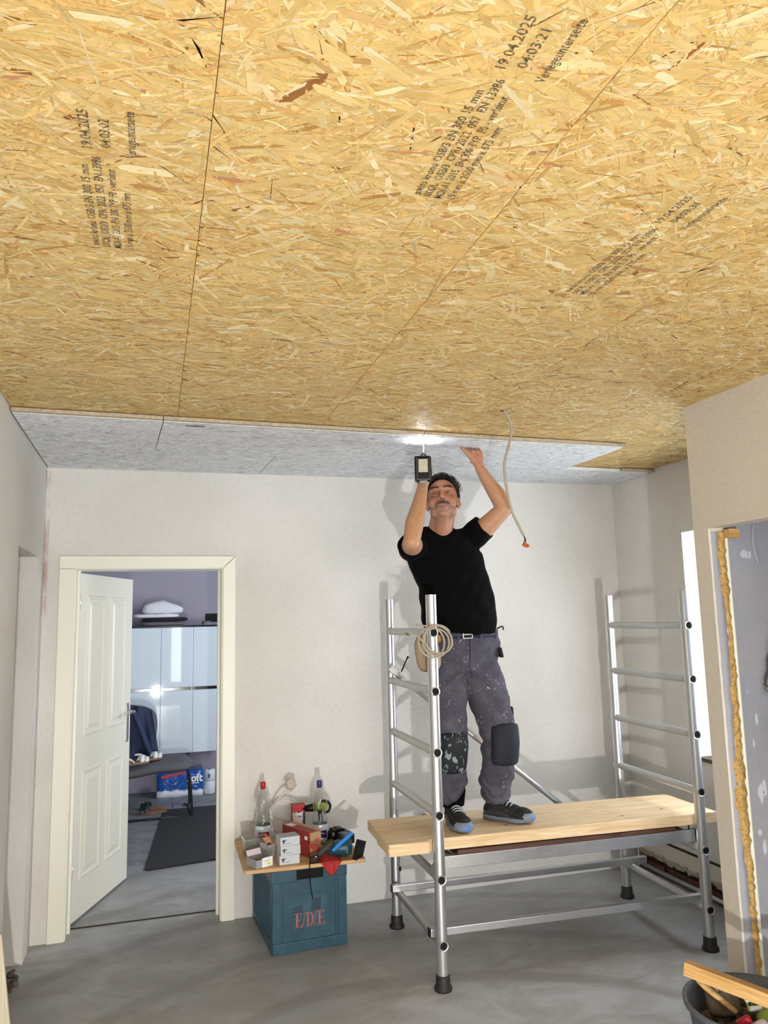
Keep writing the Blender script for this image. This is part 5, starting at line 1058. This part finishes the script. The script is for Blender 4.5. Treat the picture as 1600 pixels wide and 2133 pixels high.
co += no*w_[:, None]; co[:, 2] += -.018*np.exp(-((co[:, 0]-1.60)/.12)**2)*np.clip((1.66-co[:, 2])/.05, 0, 1)
setco(me, co); m_tee = plain('black_cotton', '#050506', .95, var=.25, scale=90, bump=.15, Specular_IOR_Level=.12); link('t_shirt', me, m_tee, man, True, True)
bm = bmesh.new(); tube(bm, [(1.449+.076*math.cos(a), 3.804+.076*math.sin(a), 2.158-.010*(math.sin(a) < 0)*abs(math.sin(a))) for a in [k*2*math.pi/28 for k in range(29)]], .0065, 8); finish('collar', bm, m_tee, man, True, True)
# trousers
bm = bmesh.new()
loft(bm, [(1.555, 3.80, 1.40, .150, .115), (1.562, 3.80, 1.46, .190, .130), (1.568, 3.797, 1.53, .192, .135), (1.558, 3.79, 1.60, .186, .138), (1.55, 3.785, 1.635, .180, .14)])
chain(bm, [(1.475, 3.80, 1.45), (1.452, 3.755, 1.24), (1.442, 3.718, 1.06)], [.108, .098, .086], 24); chain(bm, [(1.442, 3.718, 1.06), (1.452, 3.75, .93), (1.470, 3.80, .83)], [.086, .082, .079], 24)
tube(bm, [(1.470, 3.80, .86), (1.476, 3.812, .825), (1.478, 3.82, .795)], [.078, .078, .074], 24)
chain(bm, [(1.640, 3.80, 1.45), (1.682, 3.755, 1.24), (1.722, 3.725, 1.06)], [.112, .104, .092], 24); chain(bm, [(1.722, 3.725, 1.06), (1.715, 3.755, .93), (1.720, 3.80, .84)], [.092, .087, .084], 24)
tube(bm, [(1.720, 3.80, .86), (1.724, 3.815, .79), (1.726, 3.825, .735)], [.084, .080, .068], 24)
me = remesh(bm, .0065, 4, .5); co = getco(me); no = getno(me); z = co[:, 2]; x = co[:, 0]
low = np.clip((.95-z)/.12, 0, 1); w_ = low*np.sin(z*105+x*55+5*np.sin(co[:, 1]*24)+4*np.sin(x*31))*.0034+np.sin(x*45+z*40)*.002+np.exp(-((z-1.37)/.06)**2)*np.sin((x-1.55)*np.sign(x-1.55)*60+z*80)*.0045+np.sin(z*60-x*50+2*np.sin(z*17))*.0028+np.sin(z*34+np.abs(x-1.57)*70)*.0022+np.exp(-((z-1.05)/.14)**2)*np.sin(z*75+x*20)*.003
co += no*w_[:, None]; hem = (x < 1.58)*np.clip((.86-z)/.06, 0, 1); co[:, 2] += hem*(x-1.478)*.45; setco(me, co)
n = N('grey_work_cotton'); v = n.coord(); c = n.ramp(n.noise(v, 9, 5, .65), [(.3, '#3b3945'), (.55, '#4a4855'), (.8, '#5f5c68')])
sp = n.ramp(n.noise(n.coord('Object', (1.2, 1.2, .55)), 48, 3, .75, 1.2), [(.625, 0.), (.65, 1.)]); z_ = n.n('ShaderNodeSeparateXYZ'); tcx = n.n('ShaderNodeTexCoord'); n.l(tcx.outputs['Object'], z_.inputs[0])
big = n.ramp(n.noise(n.coord(), 5.5, 2), [(.46, 0.), (.58, .85)]); mm = n.n('ShaderNodeMath', operation='MULTIPLY'); n.l(sp, mm.inputs[0]); n.l(big, mm.inputs[1]); c = n.mix(mm.outputs[0], c, '#c3c0c4'); n.col(c)
n.bump(n.noise(v, 300, 3), .2, .001); m_trs = n.set(.9)
link('trousers', me, m_trs, man, True, True)
# dark inner leg cuff, knee pads, pockets, belt
m_pad = plain('knee_pad_black', '#101722', .75, var=.3, scale=30, bump=.2)
n = N('knee_pad_painted'); v = n.coord('Object', (1, 1, .6)); sp = n.ramp(n.noise(v, 46, 2, .5, .8), [(.585, 0.), (.61, .9)]); n.col(n.mix(sp, '#0d131b', '#8a9396')); m_pad2 = n.set(.75)
def kneepad(cx, cy, z0, z1, r, mat, a0, a1, tilt, label):
    bm = bmesh.new(); G = []; nx, nz = 14, 12
    for layer, rr in ((0, r+.0145), (1, r-.006)):
        g_ = []
        for i in range(nx+1):
            row = []
            for j in range(nz+1):
                u, v = i/nx, j/nz; a = R(a0+(a1-a0)*u); e = min(1, 6*min(u, 1-u, v, 1-v)); k = rr-(.006*(1-e) if layer == 0 else 0); z = (z0+z1)/2+(z1-z0)*(v-.5)*math.sqrt(1-.22*abs(2*u-1)**4)-.006*(1-v); a = R((a0+a1)/2+(a1-a0)*(u-.5)*math.sqrt(1-.20*abs(2*v-1)**4))
                row.append(bm.verts.new((cx+k*math.cos(a)+tilt*(v-.5), cy(z)+k*math.sin(a), z)))
            g_.append(row)
        G.append(g_)
    for i in range(nx):
        for j in range(nz):
            bm.faces.new((G[0][i][j], G[0][i+1][j], G[0][i+1][j+1], G[0][i][j+1])); bm.faces.new((G[1][i][j+1], G[1][i+1][j+1], G[1][i+1][j], G[1][i][j]))
    for i in range(nx): bm.faces.new((G[1][i][0], G[1][i+1][0], G[0][i+1][0], G[0][i][0])); bm.faces.new((G[0][i][nz], G[0][i+1][nz], G[1][i+1][nz], G[1][i][nz]))
    for j in range(nz): bm.faces.new((G[0][0][j], G[0][0][j+1], G[1][0][j+1], G[1][0][j])); bm.faces.new((G[1][nx][j], G[1][nx][j+1], G[0][nx][j+1], G[0][nx][j]))
    finish('knee_pad', bm, mat, man, True, True, label=label)
kneepad(1.444, lambda z: 3.722+abs(z-1.05)*.18, .925, 1.118, .088, m_pad2, 212, 315, .008, 'dark knee pad spotted with pale paint')
kneepad(1.720, lambda z: 3.728+abs(z-1.05)*.14, .945, 1.145, .0975, m_pad, 222, 314, .006, 'plain black knee pad')
bm = bmesh.new(); tube(bm, [(1.476, 3.815, .875), (1.478, 3.82, .80), (1.478, 3.822, .735)], [.062, .067, .062], 24, sy=1.1)
for v_ in bm.verts: v_.co.x += math.sin(v_.co.z*110)*.004
finish('boot_gaiter', bm, m_tee, man, True, True, label='black gathered trouser cuff')
m_belt = plain('navy_belt', '#1b2433', .6, var=.2)
bm = bmesh.new(); Lr = []
for r_, z0 in ((1.0, 0), (1.035, 0), (1.035, .038), (1.0, .038)):
    Lr.append([bm.verts.new((1.556+.190*r_*math.cos(a), 3.789+.141*r_*math.sin(a), 1.577+z0-.010*math.cos(a)*0+.012*math.sin(a)*0)) for a in [k*2*math.pi/48 for k in range(48)]])
for p, q in zip(Lr, Lr[1:]+Lr[:1]):
    for k in range(48): bm.faces.new((p[k], p[(k+1) % 48], q[(k+1) % 48], q[k]))
bmesh.ops.recalc_face_normals(bm, faces=bm.faces); blt = finish('belt', bm, m_belt, man, True, True)
def onbelt(a, z, dr=0.): return Vector((1.556+(.196+dr)*math.cos(a), 3.789+(.146+dr)*math.sin(a), z))
a_ = R(262); ta = Vector((-math.sin(a_), math.cos(a_)*.75, 0)).normalized(); bmx = Matrix((ta, Vector((math.cos(a_), math.sin(a_), 0)), (0, 0, 1))).transposed().to_4x4(); bmx.translation = onbelt(a_, 1.596, .004)
for a, b in (((-.028, -.002, -.021), (-.023, .004, .021)), ((.02, -.002, -.021), (.024, .004, .021)), ((-.028, -.002, .017), (.024, .004, .021)), ((-.028, -.002, -.021), (.024, .004, -.017)), ((-.023, .0, -.002), (.018, .005, .002))): BX('buckle', a, b, m_chrome, blt, m=bmx, world=True, bevel=.0008)
for dg_ in (225, 248, 283, 318): BX('belt_loop', (-.006, -.003, -.026), (.006, .004, .024), m_trs, man, m=Matrix.Translation(onbelt(R(dg_), 1.596, .003)) @ Matrix.Rotation(R(dg_-90), 4, 'Z'), world=True, bevel=.001)
TB('shirt_cord', spline([onbelt(R(325), 1.62, .004), onbelt(R(332), 1.63, .025), onbelt(R(335), 1.612, .03)], 4), .004, m_black, man, n=8, world=True)
for (x, y, z, ry_, s_) in ((1.752, 3.73, 1.50, 20, 1), (1.785, 3.74, 1.255, 6, 1), (1.80, 3.735, 1.20, 6, .8)):
    BX('pocket_flap', (-.008, -.035, -.030*s_), (.006, .035, .022*s_), m_cl_k, man, m=TR((x-.010, y-.004, z), ry=-R(ry_)*.6, rz=R(-12)), world=True, bevel=.005)
TB('fly_seam', spline([onbelt(R(266), 1.575, .001), (1.545, 3.652, 1.50), (1.545, 3.668, 1.42)], 4), .0035, m_trs, man, n=6, world=True)
# shoes
n = N('black_suede'); v = n.coord(); n.col(n.mix(n.ramp(n.noise(v, 120, 3, .7), [(.60, 0.), (.72, .55)]), n.ramp(n.noise(v, 30, 4), [(.3, '#0e0f10'), (.7, '#222324')]), '#7e8488')); n.bump(n.noise(v, 60, 4), .4, .003); m_shoe = n.set(.85); m_solem = plain('grey_sole', '#6f747c', .6, var=.15); m_toe = plain('grey_toe', '#76808d', .5, var=.2); m_toeb = plain('blue_toe_tip', '#5f7cae', .5, var=.15); m_lace = plain('lace_grey', '#a7b2b9', .4)
def shoe(x, y, rz, label):
    s = empty('work_shoe', (x, y, PZ+PH), rz)          # local +X = toe direction, origin under the ankle
    s.parent = man; s.location = Vector((x, y, PZ+PH))-Vector(man.location); WM[s.name] = Matrix.Translation((x, y, PZ+PH)) @ Matrix.Rotation(rz, 4, 'Z'); s['label'] = label; s['name_hint'] = 'shoe'
    if 'label' in s.keys(): s['label'] = label
    m0 = Matrix.Identity(4); bm = bmesh.new()
    ell(bm, (-.052, 0, .048), (.040, .037, .044), m0, 2); cap(bm, (-.035, 0, .05), (-.028, 0, .10), .042, .044); cap(bm, (-.01, 0, .06), (.085, 0, .044), .046, .040); ell(bm, (.12, .0, .040), (.062, .047, .036), m0); cap(bm, (.0, 0, .03), (.12, 0, .028), .040, .042)
    me = remesh(bm, .005, 4); co = getco(me); co[:, 2] = np.maximum(co[:, 2], .012); setco(me, co); link('upper', me, m_shoe, s, True)
    o = []
    for k in range(36):
        a = 2*math.pi*k/36; c_, s1 = math.cos(a), math.sin(a); o.append((.045+.140*math.copysign(abs(c_)**.85, c_), s1*(.044 if c_ < 0 else .0525)*(1-.10*math.exp(-((c_+.2)/.25)**2))))
    bm = bmesh.new(); prism(bm, o, 0, .026); sl = finish('sole', bm, m_solem, s, True, bevel=.004)
    for v_ in sl.data.vertices: v_.co.z += .006*max(0, (v_.co.x/.14))**3*4 if v_.co.z < .013 else 0
    bm = bmesh.new(); ell(bm, (.132, 0, .032), (.0575, .0515, .034), m0)
    bmesh.ops.delete(bm, geom=[v_ for v_ in bm.verts if v_.co.x < .138-.02*(1-abs(v_.co.y)/.05) or v_.co.z < .006], context='VERTS'); finish('toe_cap', bm, m_toe, s, True)
    bm = bmesh.new(); ell(bm, (.134, .0, .030), (.0575, .0525, .034), m0); bmesh.ops.delete(bm, geom=[v_ for v_ in bm.verts if v_.co.x < .170-.25*abs(v_.co.y-.004)**1.0*0+.30*abs(v_.co.y-.002) or v_.co.z < .004], context='VERTS'); finish('toe_tip', bm, m_toeb, s, True, label='bluish rubber toe tip')
    for k in range(4):
        xx = .008+.020*k; zz = .1085-.0068*k; TB('lace', [(xx, -.026, zz-.014), (xx+.002, -.012, zz-.002), (xx+.004, 0, zz), (xx+.007, .012, zz-.002), (xx+.010, .026, zz-.014)], .0036, m_lace, s, n=7)
    TB('lace_bow', spline([(.012, 0, .112), (.022, .022, .118), (.008, .034, .108), (.004, .008, .112), (.010, -.024, .116), (.024, -.030, .104), (.012, 0, .112)], 4), .0026, m_lace, s, n=6)
    for sy_ in (-1, 1):
        bm = bmesh.new(); pr_ = [(-.075, .030), (-.02, .034), (.05, .030), (.075, .036), (.045, .050), (-.01, .058), (-.07, .052)]; prism(bm, pr_, 0, .006, Matrix(((1, 0, 0, 0), (0, 0, sy_, sy_*.0405), (0, 1, 0, 0), (0, 0, 0, 1)))); bmesh.ops.recalc_face_normals(bm, faces=bm.faces); finish('side_panel', bm, m_dkgrey, s, bevel=.002)
    bm = bmesh.new(); lathe(bm, [(.041, .095), (.046, .098), (.047, .106), (.042, .110), (.036, .108)], 22, TR((-.028, 0, 0))); finish('padded_collar', bm, m_shoe, s, True)
    return s
d_ = Vector((1.462-1.484, 3.63-3.85)); shoe(1.480, 3.790, math.atan2(-.178, -.012), 'work shoe pointing to the front, with blue sole tip')
shoe(1.735, 3.800, math.atan2(-.150, .135), 'work shoe turned to the right, seen from its side')
for o in bpy.data.objects:
    if 'name_hint' in o.keys(): del o['name_hint']
# ------------------------------------------------------------------ drill in the right hand
dr = empty('cordless_drill', (1.30, 3.60, 2.36), 0, 'black cordless screwdriver held up in the right hand, battery towards the front', 'drill')
DT_ = HO+HD*.105; up_ = Vector((.07, .05, 1)).normalized()
axis_p = lambda t: DT_+up_*t
bm = bmesh.new(); tube(bm, [axis_p(-.085), axis_p(-.078), axis_p(-.02), axis_p(.035), axis_p(.05)], [.022, .028, .030, .029, .022], 20); finish('motor_housing', bm, m_dkgrey, dr, True, True)
bm = bmesh.new(); tube(bm, [axis_p(.05), axis_p(.055), axis_p(.075), axis_p(.088)], [.019, .021, .019, .010], 20); finish('chuck', bm, m_black, dr, True, True)
tipz = 2.5975; tp = axis_p((tipz-DT_.z)/up_.z); TB('screw_bit', [axis_p(.085), axis_p(.10), tp], [.0055, .0048, .0035], m_chrome, dr, n=10, world=True); TB('screw', [tp-up_*.006, tp-up_*.001], [.0035, .0070], m_alu_dull, dr, n=10, world=True)
TB('handle', [HO-HD*.055, HO, HO+HD*.08], [.0185, .018, .021], m_black, dr, n=18, world=True)
U2 = Vector((1, -.30, 0)).normalized(); Fm = -(Vector((.33, .94, .0)).normalized()); W2 = U2.cross(Fm); W2 = W2 if W2.z > 0 else -W2
bc_ = HO-HD*.088; fm_ = Matrix((U2, -Fm, Vector((0, 0, 1)))).transposed().to_4x4(); fm_.translation = bc_+Vector((0, 0, -.008))
BX('battery', (-.042, -.028, -.064), (.042, .030, .062), m_black, dr, m=fm_, world=True, bevel=.010)
BX('battery_sticker', (-.022, -.0295, -.022), (.024, -.0275, .044), plain('worn_sticker', '#b9b8a4', .5, var=.45, scale=90), dr, m=fm_, world=True, bevel=.0008, label='worn pale sticker on the battery foot')
for x in (-.030, .033): BX('battery_rib', (x-.004, -.030, -.056), (x+.004, -.027, .054), m_dkgrey, dr, m=fm_, world=True, bevel=.001)
BX('release_catch', (-.018, -.022, -.072), (.020, .010, -.062), m_greyc, dr, m=fm_, world=True, bevel=.003); BX('bit_clip', (.042, -.015, -.035), (.050, .015, .0), m_chrome, dr, m=fm_, world=True, bevel=.003)
ll = bpy.data.lights.new('drill_work_light', 'SPOT'); ll.energy = 2.6; ll.spot_size = R(165); ll.spot_blend = 1; ll.shadow_soft_size = .004; ll.color = (.85, .9, 1); lo = bpy.data.objects.new('drill_work_light', ll); C.objects.link(lo); lo.location = DT_-HD*.030+Vector((0, 0, .075)); lo.rotation_euler = (Vector((0, -.35, 1))).to_track_quat('-Z', 'Y').to_euler()
# tool pouch at the right hip
m_pouch = plain('leather_pouch', '#a08d74', .7, var=.3, scale=16, bump=.3); m_pouch2 = plain('tan_leather', '#a9763f', .65, var=.2)
po = empty('tool_pouch', (1.325, 3.70, 1.42), 0, 'worn beige leather tool pouch hanging from the belt behind the ladder leg', 'pouch')
pad('pouch_body', TR((1.320, 3.675, 1.505), rx=R(90), rz=R(-30), ry=R(-8)), .125, .175, .065, po, m_pouch); pad('pouch_flap', TR((1.325, 3.665, 1.578), rx=R(80), rz=R(-30)), .125, .05, .068, po, m_pouch2); BX('belt_strap', (-.02, -.004, -.03), (.02, .004, .03), m_pouch2, po, m=TR((1.345, 3.70, 1.60), rz=R(-50)), world=True, bevel=.002)
